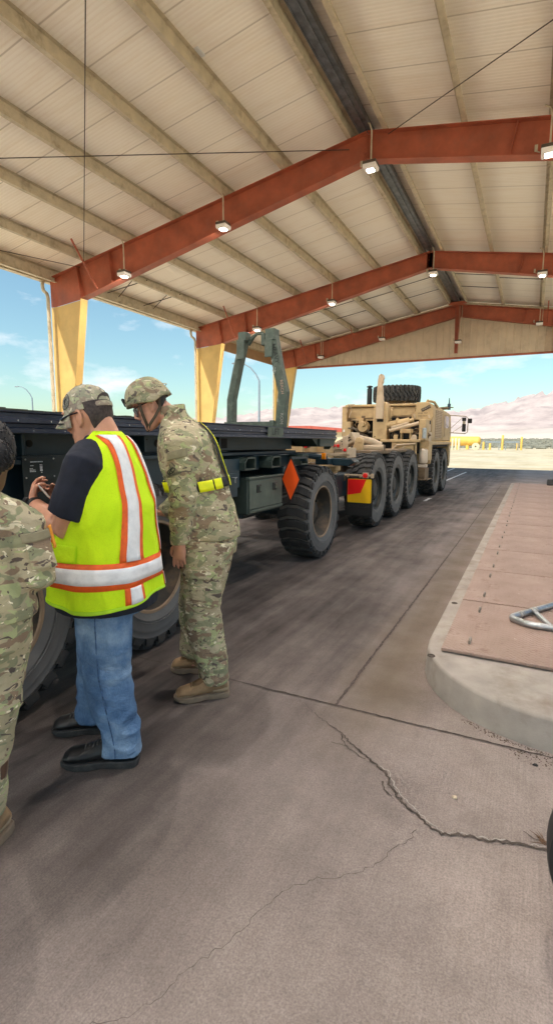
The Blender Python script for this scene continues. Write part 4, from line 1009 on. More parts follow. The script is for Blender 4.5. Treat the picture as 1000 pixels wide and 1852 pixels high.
mb = MB(); mb.tube([(-2.29, 12.32, .98), (-2.29, 12.32, 1.02), (-2.29, 12.32, 1.3), (-2.29, 12.32, 1.34)], [.06, .10, .10, .06], 18); mb.box(-2.40, -2.2, 12.25, 12.4, .90, .97); mb.build('air_tank', mat('cream_tank_paint', (.60, .50, .40), .5, 0, .1), tk, .004)
mb = MB(); mb.box(-2.40, -2.22, 12.2, 12.7, .62, .88); mb.box(-2.45, -2.15, 12.15, 12.75, .60, .625); mb.box(-2.36, -2.24, 12.19, 12.199, .66, .84); mb.build('step_box', SANDD, tk, .008)
mb = MB(); mb.tube([(-3.05, 11.9, 1.2), (-2.85, 11.95, 1.42), (-2.42, 11.97, 1.46)], .02, 8); mb.tube([(-2.8, 11.93, 1.25), (-2.66, 11.96, 1.40)], .015, 8); mb.build('pipe', SANDL, tk)
# rear loading frame above the tandem
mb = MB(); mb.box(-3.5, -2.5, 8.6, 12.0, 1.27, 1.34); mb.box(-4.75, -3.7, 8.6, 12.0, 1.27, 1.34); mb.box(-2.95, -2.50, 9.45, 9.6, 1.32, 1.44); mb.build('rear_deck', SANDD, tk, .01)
mb = MB(); M = Matrix.Rotation(R(-28), 3, 'Y'); mb.obox((-3.2, 9.5, 1.5), (.34, .4, .17), M); mb.obox((-3.02, 9.45, 1.56), (.05, .46, .24), M); mb.box(-3.22, -2.92, 9.42, 9.6, 1.15, 1.36); mb.build('guide_roller', SANDL, tk, .012)
mb = MB(); mb.obox((-3.22, 9.292, 1.52), (.26, .01, .02), M); mb.obox((-3.20, 9.292, 1.48), (.26, .01, .02), M); mb.build('slot', VOIDM, tk, 0, False)
mb = MB(); mb.tube([(-2.98, 9.4, 1.56), (-2.72, 9.5, 1.49), (-2.58, 9.55, 1.42)], .07, 14); mb.tube([(-3.05, 9.35, 1.37), (-2.5, 9.45, 1.385)], .06, 14); mb.build('hydraulic_ram', SANDL, tk)
mb = MB(); mb.xz([(-2.99, 1.34), (-2.80, 1.34), (-2.80, 1.52), (-2.86, 1.58), (-2.93, 1.56)], 9.1, 9.2); mb.cyl((-2.86, 9.08, 1.52), (-2.86, 9.22, 1.52), .05); mb.tube([(-3.12, 9.2, 1.12), (-3.06, 9.2, 1.3), (-2.98, 9.22, 1.34), (-2.85, 9.22, 1.35)], .022, 8); mb.build('pivot_arm', SAND, tk, .008)
mb = MB(); mb.box(-3.5, -2.72, 7.5, 8.3, .6, .98); mb.box(-3.3, -2.9, 7.4, 7.9, .45, .6); mb.build('underbody', NAVY, tk, .02)
mb = MB(); mb.box(-4.6, -3.1, 8.0, 8.4, 1.2, 1.62); mb.tube([(-4.4, 8.0, 1.5), (-3.4, 8.0, 1.55)], .07, 12); mb.box(-3.55, -3.25, 7.7, 8.1, 1.14, 1.5); mb.tube([(-3.4, 7.6, 1.1), (-3.35, 7.65, 1.4), (-3.2, 7.7, 1.5)], .03, 8); mb.build('rear_hook_frame', SAND, tk, .012)
# engine house and cab
mb = MB(); mb.yz([(13.72, 1.52), (17.45, 1.52), (17.45, 1.9), (17.2, 2.38), (15.6, 2.45), (13.9, 2.49), (13.72, 2.42)], -4.8, -2.4); cab = mb.build('cab', SAND, tk, .03)
mb = MB(); mb.box(-2.3985, -2.38, 13.8, 14.28, 1.6, 2.40); mb.box(-2.399, -2.385, 15.45, 15.62, 1.56, 2.36); mb.box(-4.7, -2.5, 13.69, 13.718, 1.6, 2.35); mb.build('side_panel', SAND, cab, .008)
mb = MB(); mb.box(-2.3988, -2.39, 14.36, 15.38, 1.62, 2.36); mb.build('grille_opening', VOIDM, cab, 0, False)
mb = MB()
for k in range(10): y = 14.36+k*1.02/9; mb.box(-2.3895, -2.375, y-.012, y+.012, 1.62, 2.36)
for k in range(17): z = 1.62+k*.74/16; mb.box(-2.3945, -2.3785, 14.36, 15.38, z-.008, z+.008)
mb.build('grille', SANDL, cab, 0, False)
mb = MB(); mb.box(-2.399, -2.39, 15.7, 16.9, 1.56, 2.33); dr = mb.build('door', SAND, cab, .004)
mb = MB(); mb.box(-2.3895, -2.386, 15.85, 16.8, 1.92, 2.28); mb.build('window', mat('dark_cab_glass', (.02, .025, .03), .08, 0, .1), dr, 0, False)
mb = MB(); mb.tube([(-2.37, 15.72, 1.65), (-2.34, 15.72, 1.7), (-2.34, 15.72, 2.2), (-2.37, 15.72, 2.25)], .015, 8); mb.build('handle', SANDL, dr)
mb = MB(); mb.box(-2.62, -2.38, 13.75, 17.5, 1.42, 1.515); mb.yz([(13.75, 1.42), (13.95, 1.42), (14.02, 1.0), (13.92, .9)], -2.9, -2.4); mb.yz([(17.1, 1.42), (17.5, 1.42), (17.5, .85), (17.35, .7), (17.2, .95)], -2.9, -2.4); mb.build('fender', SAND, tk, .012)
mb = MB(); mb.box(-2.9, -2.45, 13.96, 17.2, 1.36, 1.418); mb.box(-4.6, -2.75, 13.8, 17.3, .95, 1.5); mb.build('wheel_arch', VOIDM, tk, 0, False)  # coloured near-black for the shade under fender and cab
mb = MB(); mb.box(-2.55, -2.36, 13.35, 13.7, 1.50, 1.75); mb.box(-2.5, -2.38, 13.3, 13.6, 1.76, 1.95); mb.build('battery_box', SANDL, tk, .01)
mb = MB(); mb.tube([(-2.45, 16.9, 2.34), (-1.98, 17.45, 2.32), (-1.90, 17.5, 2.26), (-1.90, 17.5, 1.82), (-1.97, 17.45, 1.77), (-2.43, 16.9, 1.80)], .015, 8); mb.tube([(-2.44, 16.9, 1.83), (-2.06, 17.4, 2.28)], .009, 6); mb.tube([(-2.30, 17.05, 1.8), (-2.06, 17.4, 2.02)], .009, 6); mb.build('mirror_frame', SANDL, tk)
mb = MB(); mb.box(-2.07, -1.95, 17.36, 17.44, 2.17, 2.28); mb.box(-2.06, -1.95, 17.36, 17.44, 1.83, 2.08); mb.box(-1.9, -1.78, 17.45, 17.52, 2.1, 2.25); mr = mb.build('mirror', BLACK, tk, .012)
mb = MB(); mb.box(-2.05, -1.96, 17.353, 17.3595, 2.075, 2.165); mb.build('mirror_glass', mat('mirror_glass', (.85, .87, .9), .05, .9, .02), mr, 0, False)
mb = MB(); mb.tube([(-2.95, 16.4, 2.42), (-2.7, 16.6, 2.52), (-2.42, 16.8, 2.56)], .05, 8); mb.box(-2.52, -2.28, 16.75, 16.85, 2.555, 2.58); mb.build('antenna_bracket', SANDD, tk, .004)
mb = MB(); mb.tube([(-2.41, 16.8, 2.5), (-2.41, 16.8, 2.68), (-2.41, 16.8, 2.69), (-2.41, 16.8, 2.86)], [.05, .05, .022, .012], 10); mb.build('antenna', mat('dark_blue_antenna', (.03, .07, .13), .5, 0, .1), tk)
mb = MB(); mb.tube([(-2.6, 14.0, 2.48), (-2.55, 13.95, 2.58), (-2.42, 14.2, 2.55), (-2.38, 14.5, 2.44)], .035, 8); mb.build('grab_handle', SAND, tk)
mb = MB(); mb.lathe([(.075, 2.35), (.075, 3.06), (.05, 3.07), (.05, 3.09), (.09, 3.10), (.09, 3.125), (.03, 3.15)], 16, (-4.44, 15, 0), 'z', True); mb.build('exhaust_stack', mat('black_exhaust', (.02, .02, .025), .5, .2, .2), tk)
# spare tyre lying flat on the roof
sw = put_wheel(KW, tk, (-3.53, 14.6, 2.82), 1, 0); sw.name = 'spare_wheel'; sw.rotation_euler = (0, R(-90), .3)
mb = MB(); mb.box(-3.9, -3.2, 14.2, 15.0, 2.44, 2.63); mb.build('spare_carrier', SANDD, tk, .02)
# ------------------------------------------------------------------ people
PROT = math.atan2(.448, .894)       # local x = to the right of the view, y = away, z = up
def wrk(amp=.006, sc=(9, 9, 15), fine=.0015, zones=(), seed=0):
    so_ = V((seed*3.1, seed*1.7, seed*.9))
    def d(co, n):
        p = V((co.x*sc[0], co.y*sc[1], co.z*sc[2]))+so_
        a = noise.noise(p); r = 1-abs(2*noise.noise(p*1.1+V((5, 3, 1))))
        g = 1.
        for c, rad, k in zones:
            q = (co-V(c)).length/rad
            if q < 1: g += k*(1-q*q)
        return amp*g*(.55*a+.6*(r-.45)) + fine*noise.noise(co*55)
    return d
def denim_mat():
    t = NT('faded_blue_denim'); v = t.coords()
    c = t.ramp(t.noise(v, 5, 5, .6), [(.32, (.075, .15, .30, 1)), (.5, (.15, .265, .46, 1)), (.68, (.34, .48, .66, 1))])
    w_ = t.noise(t.coords((1, 1, .12)), 520, 2)
    c = t.mix(.45, c, t.ramp(w_, [(.3, .45), (.7, 1.)]), 'MULTIPLY'); t.col(c); t.set(Roughness=.9, Specular_IOR_Level=.2); t.bump(t.math('ADD', t.math('MULTIPLY', w_, .05), t.noise(t.coords((1, 1, 1.5)), 15, 4, .6, 1.2)), .6, .022); return t.m
def lime_mat():
    t = NT('lime_mesh_fabric'); v = t.coords()
    c = t.ramp(t.noise(v, 4, 4), [(.3, (.60, .92, .010, 1)), (.7, (.70, .98, .015, 1))])
    vo = t.n('ShaderNodeTexVoronoi'); vo.inputs['Scale'].default_value = 210; t.l(v, vo.inputs['Vector'])
    hole = t.ramp(vo.outputs['Distance'], [(.18, .86), (.34, 1.)])
    c = t.mix(1., c, hole, 'MULTIPLY'); t.col(c); t.set(Roughness=.75, Specular_IOR_Level=.25); t.bump(t.math('ADD', t.math('MULTIPLY', hole, .06), t.noise(t.coords((1, 1, .6)), 9, 3, .5, .6)), .6, .03); return t.m
def silver_mat():
    t = NT('silver_reflective_tape'); v = t.coords()
    c = t.ramp(t.noise(v, 22, 6, .7), [(.3, (.76, .77, .82, 1)), (.6, (.92, .93, .97, 1))])
    t.col(c); t.set(Roughness=.42, Metallic=0.); t.bump(t.noise(v, 30, 6, .7), .35, .004); return t.m
DENIM, LIME, SILV = denim_mat(), lime_mat(), silver_mat()
LIME2 = mat('lime_binding', (.50, .85, .02), .6, 0, .1); ORT = mat('orange_vest_trim', (.90, .13, .015), .6, 0, .12, 30, .2, 200)
NAVYC = mat('black_navy_cotton', (.011, .014, .028), .9, 0, .3, 12, .15, 300)
BOOTB = mat('black_boot_leather', (.012, .012, .013), .42, 0, .4, 14, .25, 60, dirt='#3a3735', dirt_amt=.4, ds=10)
SOLEB = mat('black_boot_sole', (.03, .03, .031), .7, 0, .3, 20, dirt='#6b655f', dirt_amt=.5, ds=9)
BOOTT = mat('tan_suede', (.32, .20, .105), .85, 0, .22, 16, .3, 160); BOOTT2 = mat('light_tan_boot_toe', (.42, .31, .20), .8, 0, .18, 16, .2, 160)
SOLET = mat('tan_rubber_sole', (.24, .175, .12), .8, 0, .2, 20)
GLASSB = mat('dark_sunglass', (.008, .008, .012), .12, 0, .1); LACE = mat('brown_lace', (.13, .075, .035), .9, 0, .2)
YBELT = mat('yellow_reflective_belt', (.92, .98, .005), .45, 0, .1, 30); BLKWEB = mat('black_webbing', (.015, .015, .017), .8, 0, .2, 30, .3, 200)

def head(mb, o, f, l, u, sc=1.):
    """head at ear level o; f forward, l left, u up (unit vectors)"""
    P = lambda a, b, c: o + (f*a + l*b + u*c)*sc
    T = [(-.122, .083, .040, .026), (-.112, .091, .015, .040), (-.095, .093, -.012, .050), (-.075, .090, -.035, .056), (-.055, .090, -.05, .060), (-.03, .089, -.066, .066), (-.005, .087, -.082, .071),
         (.02, .087, -.094, .074), (.042, .094, -.1, .075), (.065, .091, -.101, .076), (.09, .078, -.094, .070), (.112, .052, -.072, .054), (.127, .015, -.035, .028)]
    rings = []
    for c, fr, bk, w in T:
        m, hd = (fr+bk)/2, (fr-bk)/2; ring = []
        for k in range(24):
            a = 2*math.pi*k/24; ca, sa = math.cos(a), math.sin(a)
            e = .85 if ca > 0 else 1.
            ring.append(P(m+hd*math.copysign(abs(ca)**e, ca), w*math.copysign(abs(sa)**.9, sa), c))
        rings.append(ring)
    mb.loft(rings)
    mb.tube([P(.084, 0, .034), P(.096, 0, .012), P(.107, 0, -.012), P(.111, 0, -.027)], [.008*sc, .010*sc, .013*sc, .013*sc], 10, [.008*sc, .011*sc, .014*sc, .010*sc], l)
    mb.ell(P(.098, .011, -.031), .009*sc, None, 8, 6); mb.ell(P(.098, -.011, -.031), .009*sc, None, 8, 6)
    Mx = Matrix((f, l, u)).transposed()
    mb.ell(P(.089, 0, -.055), (.010*sc, .024*sc, .007*sc), Mx, 12, 8); mb.ell(P(.087, 0, -.068), (.010*sc, .021*sc, .007*sc), Mx, 12, 8); mb.ell(P(.080, 0, -.100), (.013*sc, .024*sc, .016*sc), Mx, 12, 8)
    mb.tube([P(.079, .058, .042), P(.092, .035, .05), P(.094, 0, .046), P(.092, -.035, .05), P(.079, -.058, .042)], .009*sc, 8)
    for s in (1, -1):
        mb.tube([P(.012, .071*s, .028), P(-.004, .080*s, .033), P(-.018, .084*s, .022), P(-.020, .083*s, -.002), P(-.008, .077*s, -.024), P(.006, .071*s, -.034)], [.006*sc, .0065*sc, .0065*sc, .0065*sc, .008*sc, .006*sc], 8)
        mb.ell(P(-.005, .074*s, .0), (.015*sc, .006*sc, .026*sc), Mx, 10, 8); mb.ell(P(.062, .05*s, -.012), (.02*sc, .012*sc, .014*sc), Mx, 10, 8)
    return P
def hand(mb, w, d, pn, t, curl=(.5, .6, .7, .8), L=1., thumb=.5):
    """wrist, pointing direction, palm normal, thumb side"""
    w = V(w); d = V(d).normalized(); t = V(t); t = (t-d*t.dot(d)).normalized(); pn = V(pn); pn = (pn-d*pn.dot(d)-t*pn.dot(t)).normalized()
    mb.tube([w-d*.02*L, w+d*.015*L, w+d*.05*L, w+d*.088*L, w+d*.098*L], [.027*L, .032*L, .040*L, .041*L, .034*L], 14, [.020*L, .019*L, .017*L, .014*L, .010*L], t)
    LN = (.072, .080, .075, .058); n = 0
    for i, ln in enumerate(LN):
        p = w+d*(.090-.004*abs(i-1.2))*L+t*(.031-.0205*i)*L; a = 0; path = [p-d*.012*L, p]
        dd = (d+t*(.10-.075*i)).normalized()
        for j, fr in enumerate((.44, .31, .25)):
            a += curl[i]*(.75, 1.0, .8)[j]; p = p+(dd*math.cos(a)+pn*math.sin(a))*ln*fr*L; path.append(p)
        mb.tube(path, [.0095*L, .0098*L, .0088*L, .0080*L, .0062*L], 10)
    p = w+d*.022*L+t*.026*L; d1 = (d*.62+t*.72+pn*.25).normalized(); d2 = (d*.9+t*(.5-thumb*.7)+pn*thumb).normalized(); d3 = (d*.9+t*(.2-thumb)+pn*thumb*1.3).normalized()
    q = p+d1*.040*L; r = q+d2*.032*L; s = r+d3*.026*L
    mb.tube([p-d1*.012*L, p, q, r, s], [.014*L, .0165*L, .012*L, .0105*L, .0075*L], 10)
def limb(mb, pts, n=16, ref=(1, 0, 0)):
    mb.tube([p for p, a, b in pts], [a for p, a, b in pts], n, [b for p, a, b in pts], ref)
def boot(mb, sole, heel, toe, h, wd=.052, top=None):
    """upper shape along heel->toe on the ground; sole goes to its own builder"""
    heel = V(heel); toe = V(toe); d = (toe-heel); L = d.length; d.normalize(); s = V((-d.y, d.x, 0)); up = V((0, 0, 1))
    st = [(-.0, .70, .62), (.10, .92, .98), (.26, .92, 1.0), (.42, .90, .88), (.58, 1.0, .64), (.75, 1.08, .54), (.90, .98, .46), (.985, .62, .30)]
    rings = []
    for u, w, hh in st:
        ring = []; c = heel+d*L*u
        for k in range(16):
            a = 2*math.pi*k/16; x = math.cos(a); z = math.sin(a)
            zz = .026+(h*hh)*(.5+.5*z) if True else 0
            fl = 1-.30*max(0, z)
            ring.append(c+s*(wd*w*x*fl)+up*zz)
        rings.append(ring)
    mb.loft(rings)
    if top: limb(mb, top)
    rings = []
    for u, w, lift in ((-.035, .55, 0), (.0, .9, 0), (.10, 1.03, 0), (.3, .96, 0), (.45, .92, .004), (.6, 1.08, 0), (.78, 1.16, .001), (.92, 1.0, .006), (1.01, .62, .013), (1.03, .35, .016)):
        c = heel+d*L*u; ww = wd*w
        rings.append([c-s*ww+up*lift, c+s*ww+up*lift, c+s*ww*.97+up*.034, c-s*ww*.97+up*.034])
    sole.loft(rings)
def curve_surf(levels):
    """levels: z, cx, cy, a (lateral), b (front-back) -> smooth point function"""
    def at(z):
        L = levels
        if z <= L[0][0]: return L[0][1:]
        for i in range(len(L)-1):
            if z <= L[i+1][0]:
                u = (z-L[i][0])/(L[i+1][0]-L[i][0]); p0 = L[max(i-1, 0)]; p1 = L[i]; p2 = L[i+1]; p3 = L[min(i+2, len(L)-1)]
                out = []
                for k in range(1, 5):
                    m1 = (p2[k]-p0[k])/(p2[0]-p0[0])*(p2[0]-p1[0]); m2 = (p3[k]-p1[k])/(p3[0]-p1[0])*(p2[0]-p1[0])
                    out.append((2*u**3-3*u*u+1)*p1[k]+(u**3-2*u*u+u)*m1+(-2*u**3+3*u*u)*p2[k]+(u**3-u*u)*m2)
                return out
        return L[-1][1:]
    return at

def sub(name, me, m, parent, smooth=True, ang=60): return link(name, me, m, parent, smooth, ang, False)
def mbuild(mb, name, m, parent, **k): return mb.build(name, m, parent, world=False, **k)

# ---------------------------------------------------------------- man in the lime vest
man = thing('person', 'man in a lime yellow reflective vest, blue jeans and camouflage cap, checking a phone beside the trailer', 'person', (-1.80, 1.66, 0), PROT)
man['label'] = 'man in lime yellow reflective vest and blue jeans looking at a phone beside the trailer'
f = V((-.985, .17, 0)).normalized(); l = V((0, 0, 1)).cross(f); up = V((0, 0, 1))
LV = [(.775, .074, .0, .245, .238), (.86, .074, .0, .244, .236), (.95, .077, 0, .240, .228), (1.08, .084, 0, .236, .212), (1.2, .090, 0, .236, .196), (1.3, .092, 0, .228, .172), (1.38, .094, 0, .214, .150), (1.44, .094, .0, .190, .128), (1.485, .092, .0, .160, .110), (1.52, .090, 0, .105, .085), (1.545, .085, 0, .072, .070)]
at = curve_surf(LV)
def VP(th, z, off=0.):
    cx, cy, a, b = at(z); ca, sa = math.cos(th), math.sin(th)
    c = V((cx, cy, z)); q = f*(b*math.copysign(abs(ca)**.92, ca)) + l*(a*math.copysign(abs(sa)**.88, sa))
    p = c+q; k = max(0, min(1, (1.47-z)/.25))
    w_ = (noise.noise(V((p.x*6, p.y*6, p.z*4)))*.011 + (1-abs(2*noise.noise(V((p.x*7+3, p.y*7, p.z*5+2)))))*.008)*k + .010*math.sin(th*7+z*3)*max(0, min(1, (1.0-z)/.2))
    n = (f*(ca/b)+l*(sa/a)).normalized(); zz = V((0, 0, 0))
    if z > 1.40: n = (n*(1-min(1, (z-1.40)/.12)*.75)+up*min(1, (z-1.40)/.12)).normalized()
    hem = .020*math.sin(th*2+1.2)*max(0, 1-(z-.775)/.12)
    return p+n*(w_+off)+up*hem
# body
mb = MB()
mb.loft([[V((at(z)[0], at(z)[1], z))+f*(at(z)[3]-.03)*math.cos(2*math.pi*k/24)+l*(at(z)[2]-.035)*math.sin(2*math.pi*k/24) for k in range(24)] for z in (.82, .95, 1.1, 1.25, 1.36, 1.43, 1.47, 1.50)])
hf = V((-.96, .27, 0)).normalized(); pit = R(15); hu = (up*math.cos(pit)+hf*math.sin(pit)); hfw = (hf*math.cos(pit)-up*math.sin(pit)); hl = hu.cross(hfw)
HO = V((.028, .0, 1.592))
HP = head(mb, HO, hfw, hl, hu, 1.04)
limb(mb, [((.095, 0, 1.42), .10, .10), ((.092, 0, 1.50), .075, .082), ((.080, .002, 1.545), .066, .070), ((.058, .006, 1.59), .062, .066), ((.045, .008, 1.63), .058, .06)], 18)
SH, EL, WR = V((.066, -.178, 1.400)), V((-.036, -.190, 1.125)), V((-.222, -.062, 1.222))
limb(mb, [((.09, -.10, 1.41), .07, .07), (SH, .066, .066), (SH.lerp(EL, .5), .056, .058), (SH.lerp(EL, .85), .049, .05), (EL, .047, .046), (EL.lerp(WR, .25), .050, .046), (EL.lerp(WR, .6), .040, .036), (WR, .031, .024)], 16)
hand(mb, WR, (-.16, .62, .62), (.95, .15, .25), (.25, -.55, .75), (.55, .62, .7, .8), .95, .9)
SH2, EL2, WR2 = V((.10, .18, 1.405)), V((-.03, .24, 1.13)), V((-.205, .115, 1.235))
limb(mb, [((.09, .10, 1.41), .07, .07), (SH2, .066, .066), (SH2.lerp(EL2, .6), .055, .055), (EL2, .046, .046), (EL2.lerp(WR2, .3), .048, .045), (WR2, .031, .025)], 14)
hand(mb, WR2, (.55, -.62, .45), (-.2, -.5, -.85), (-.6, -.6, .5), (.25, .3, .45, .6), .95, .3)
for hp, kn, an in (((.10, -.09, .86), (.085, -.10, .48), (.14, -.10, .09)), ((.05, .09, .86), (-.04, .13, .46), (-.08, .15, .09))):
    hp, kn, an = V(hp), V(kn), V(an)
    limb(mb, [(hp, .10, .10), (hp.lerp(kn, .5), .085, .085), (kn, .06, .06), (kn.lerp(an, .35), .058, .058), (an, .04, .04), (an-up*.05, .035, .035)], 14)
sub('body', remesh(mb, .0048, 4), SKIN1, man)
# hair around the back of the head, under the cap
mb = MB(); rings = []
for c, bk, w, fr in ((-.055, -.060, .050, -.03), (-.03, -.078, .066, -.028), (0, -.094, .0765, -.024), (.03, -.104, .0795, .005), (.055, -.107, .081, .02)):
    rings.append([HP((fr+bk)/2+(fr-bk)/2*math.cos(2*math.pi*k/20), w*math.sin(2*math.pi*k/20), c) for k in range(20)])
mb.loft(rings); mbuild(mb, 'hair', GREY_HAIR, man)
for s in (1, -1):
    mb = MB(); mb.ell(HP(.072, .032*s, .018), .0125, None, 12, 8); mbuild(mb, 'eye', WHITE, man)
# cap
CAPM = camo('grey_camouflage_cap', 2.4, 1.7, 1.3, .9)
mb = MB(); rings = []
for c, fr, bk, w in ((.030, .100, -.104, .083), (.045, .102, -.106, .085), (.07, .100, -.104, .084), (.10, .088, -.094, .077), (.122, .066, -.074, .062), (.138, .034, -.044, .038), (.144, .008, -.018, .012)):
    m, hd = (fr+bk)/2, (fr-bk)/2
    rings.append([HP(m+hd*math.cos(2*math.pi*k/32), w*math.sin(2*math.pi*k/32), c+(.010 if math.cos(2*math.pi*k/32) < 0 else -.002)*0) for k in range(32)])
mb.loft(rings); mb.ell(HP(-.005, 0, .147), .006, None, 8, 6)
for k in range(6):      # panel seams
    a = 2*math.pi*k/6+.3; pth = []
    for c, fr, bk, w in ((.035, .1025, -.1065, .0852), (.07, .1005, -.1045, .0845), (.10, .0885, -.0945, .0775), (.122, .0665, -.0745, .0625), (.138, .0345, -.0445, .0385), (.1445, .008, -.018, .012)):
        m, hd = (fr+bk)/2, (fr-bk)/2; pth.append(HP(m+hd*math.cos(a), w*math.sin(a), c))
    mb.tube(pth, .0013, 5)
cap = mbuild(mb, 'cap', CAPM, man)
mb = MB(); rows = []
for i in range(9):
    u = i/8; row = []
    for k in range(17):
        a = R(-68+136*k/16); rr = .098+.075*u*(math.cos(a*1.15)**.7 if math.cos(a*1.15) > 0 else 0)
        row.append(mb.v(HP(rr*math.cos(a)-.002, .84*.1*math.sin(a)*(1-.06*u), .036-.016*u-.020*u*u-.035*(abs(math.sin(a))**2)*u)))
    rows.append(row)
for a, b in zip(rows, rows[1:]):
    for i in range(16): mb._f([a[i], a[i+1], b[i+1], b[i]])
br = mbuild(mb, 'brim', CAPM, cap); sd = br.modifiers.new('thick', 'SOLIDIFY'); sd.thickness = .005
mb = MB()
for k in range(9):
    a = R(20+4.6*k); rr = .150+.012*math.sin(k*2.4); mb.obox(HP(rr*math.cos(a), .088*math.sin(a), .0178-.03*math.sin(a)**2), (.010, .004+.004*(k % 3), .002), Matrix((hfw, hl, hu)).transposed() @ Matrix.Rotation(k*.9, 3, 'Z'))
mbuild(mb, 'brim_marking', STEN, cap, smooth=False)
# strap and opening at the back, round badge on the left front
mb = MB(); pth = [HP(-.005-.107*math.cos(R(a)), .0865*math.sin(R(a)), .040) for a in range(-46, 47, 6)]
mb.tube(pth, .011, 8, .002, hu); mbuild(mb, 'back_strap', CAPM, cap)
mb = MB(); rings = []; ctr = mb.v(HP(-.1035, 0, .068))
pts = []
for k in range(17):
    b = math.pi*k/16; y = .048*math.cos(b); c = .053+.034*math.sin(b); e = math.sqrt(max(0, 1-(y/.084)**2))
    pts.append(mb.v(HP(-.004-(.1055-.13*max(0, c-.062)**1.1*1.0)*e, y*1.0, c)))
for a, b in zip(pts, pts[1:]): mb._f([ctr, a, b])
mb._f([ctr, pts[-1], pts[0]])
mbuild(mb, 'cap_opening', GREY_HAIR, cap, smooth=False)
def capsurf(a, c, off=.0015):
    T = ((.030, .100, -.104, .083), (.045, .102, -.106, .085), (.07, .100, -.104, .084), (.10, .088, -.094, .077), (.122, .066, -.074, .062), (.138, .034, -.044, .038))
    for p, q in zip(T, T[1:]):
        if p[0] <= c <= q[0]:
            u = (c-p[0])/(q[0]-p[0]); fr, bk, w = (p[i]+(q[i]-p[i])*u for i in (1, 2, 3)); break
    m, hd = (fr+bk)/2+0, (fr-bk)/2; return HP(m+(hd+off)*math.cos(a), (w+off)*math.sin(a), c)
def badge_ring(mb, r0, r1, ac, cc, n=40, k0=0, k1=None, off=.0018):
    k1 = n if k1 is None else k1; prev = None
    for k in range(k0, k1+1):
        b = 2*math.pi*k/n
        P = [mb.v(capsurf(ac+r*math.cos(b)/.090, cc+r*math.sin(b)*1.02, off)) for r in (r0, r1)]
        if prev: mb._f([prev[0], prev[1], P[1], P[0]])
        prev = P
AC, CC = R(60), .082
mb = MB(); badge_ring(mb, .0005, .030, AC, CC, off=.0012); bd = mbuild(mb, 'badge', mat('badge_cloth', (.40, .38, .33), .9, 0, .2, 60), cap)
mb = MB(); badge_ring(mb, .0275, .031, AC, CC); badge_ring(mb, .0165, .0185, AC, CC)
for k in range(0, 40):
    if k % 20 not in (0, 1) and (k*7) % 5 != 0: badge_ring(mb, .0205, .0255, AC, CC, 80, 2*k, 2*k+1)
badge_ring(mb, .0002, .0085, AC, CC-.001, 12); badge_ring(mb, .006, .0135, AC, CC+.001, 24, 1, 5); badge_ring(mb, .006, .0135, AC, CC+.001, 24, 7, 11); badge_ring(mb, .006, .012, AC, CC-.002, 24, 16, 20)
mbuild(mb, 'badge_emblem', STEN, cap, smooth=False)
# sunglasses
mb = MB()
for s in (1, -1):
    mb.tube([HP(-.012, .081*s, .022), HP(.03, .080*s, .023), HP(.075, .072*s, .020), HP(.092, .062*s, .018)], [.003, .0038, .005, .006], 8)
mb.tube([HP(.092, .062, .022), HP(.103, .035, .026), HP(.106, 0, .026), HP(.103, -.035, .026), HP(.092, -.062, .022)], .0035, 8)
gl = mbuild(mb, 'sunglasses', GLASSB, man)
for s in (1, -1):
    mb = MB(); pts = [HP(.1035-.55*abs(y-.008)**1.25*1.6, y*s, z) for y, z in ((.008, .025), (.034, .026), (.060, .023), (.066, .008), (.058, -.010), (.036, -.018), (.016, -.012), (.008, .004))]
    q = [p-hfw*.004 for p in pts]; mb.loft([pts, q]); mbuild(mb, 'lens', GLASSB, gl)
# dark shirt
mb = MB()
mb.loft([[V((at(z)[0], at(z)[1], z))+f*(at(z)[3]+dx)*math.cos(2*math.pi*k/28)+l*(at(z)[2]+dx)*math.sin(2*math.pi*k/28) for k in range(28)] for z, dx in ((.742, -.010), (.78, -.004), (.86, -.022), (1.0, -.03), (1.2, -.03), (1.36, -.03), (1.44, -.028), (1.485, -.022), (1.52, -.012))])
for a, b in ((SH, EL), (SH2, EL2)):
    d_ = (b-a).normalized()
    limb(mb, [(a+V((.0, .10 if a is SH else -.10, .035)), .07, .075), (a+V((0, .045 if a is SH else -.045, .024)), .080, .084), (a+V((0, .0, .0)), .084, .086), (a.lerp(b, .35), .084, .084), (a.lerp(b, .68), .086, .084), (a.lerp(b, .80), .084, .082)], 18)
sub('shirt', remesh(mb, .0065, 4, wrk(.0035, (8, 8, 6), .001, [((-.0, -.2, 1.2), .16, .8)])), NAVYC, man)
# vest: one sheet round the body, with its tapes just above it
def patch(mb, th0, th1, z0, z1, off, n=40, m=6, sh=None):
    rows = []
    for j in range(m+1):
        row = []
        for i in range(n+1):
            th = th0+(th1-th0)*i/n; zc = z1 if z1 < 1.3 else z1-.15*max(0, min(1, (math.cos(th)-.05)/.45)); z = z0+(zc-z0)*j/m
            row.append(mb.v(VP(th, z, off)))
        rows.append(row)
    for a, b in zip(rows, rows[1:]):
        for i in range(n): mb._f([a[i], a[i+1], b[i+1], b[i]])
mb = MB(); patch(mb, R(22), R(338), .785, 1.538, 0, 150, 60)
vs = mbuild(mb, 'vest', LIME, man); sd = vs.modifiers.new('thick', 'SOLIDIFY'); sd.thickness = .004; sd.offset = -1
def tape(name, m, th0, th1, z0, z1, off, n=130, k=3):
    mb = MB(); patch(mb, th0, th1, z0, z1, off, n, k); o = mbuild(mb, name, m, vs); s = o.modifiers.new('thick', 'SOLIDIFY'); s.thickness = .002; return o
tape('orange_tape', ORT, R(24), R(336), .872, .984, .0035); tape('silver_tape', SILV, R(24), R(336), .894, .962, .0065)
tape('hem_binding', LIME2, R(23), R(337), .786, .800, .0035)
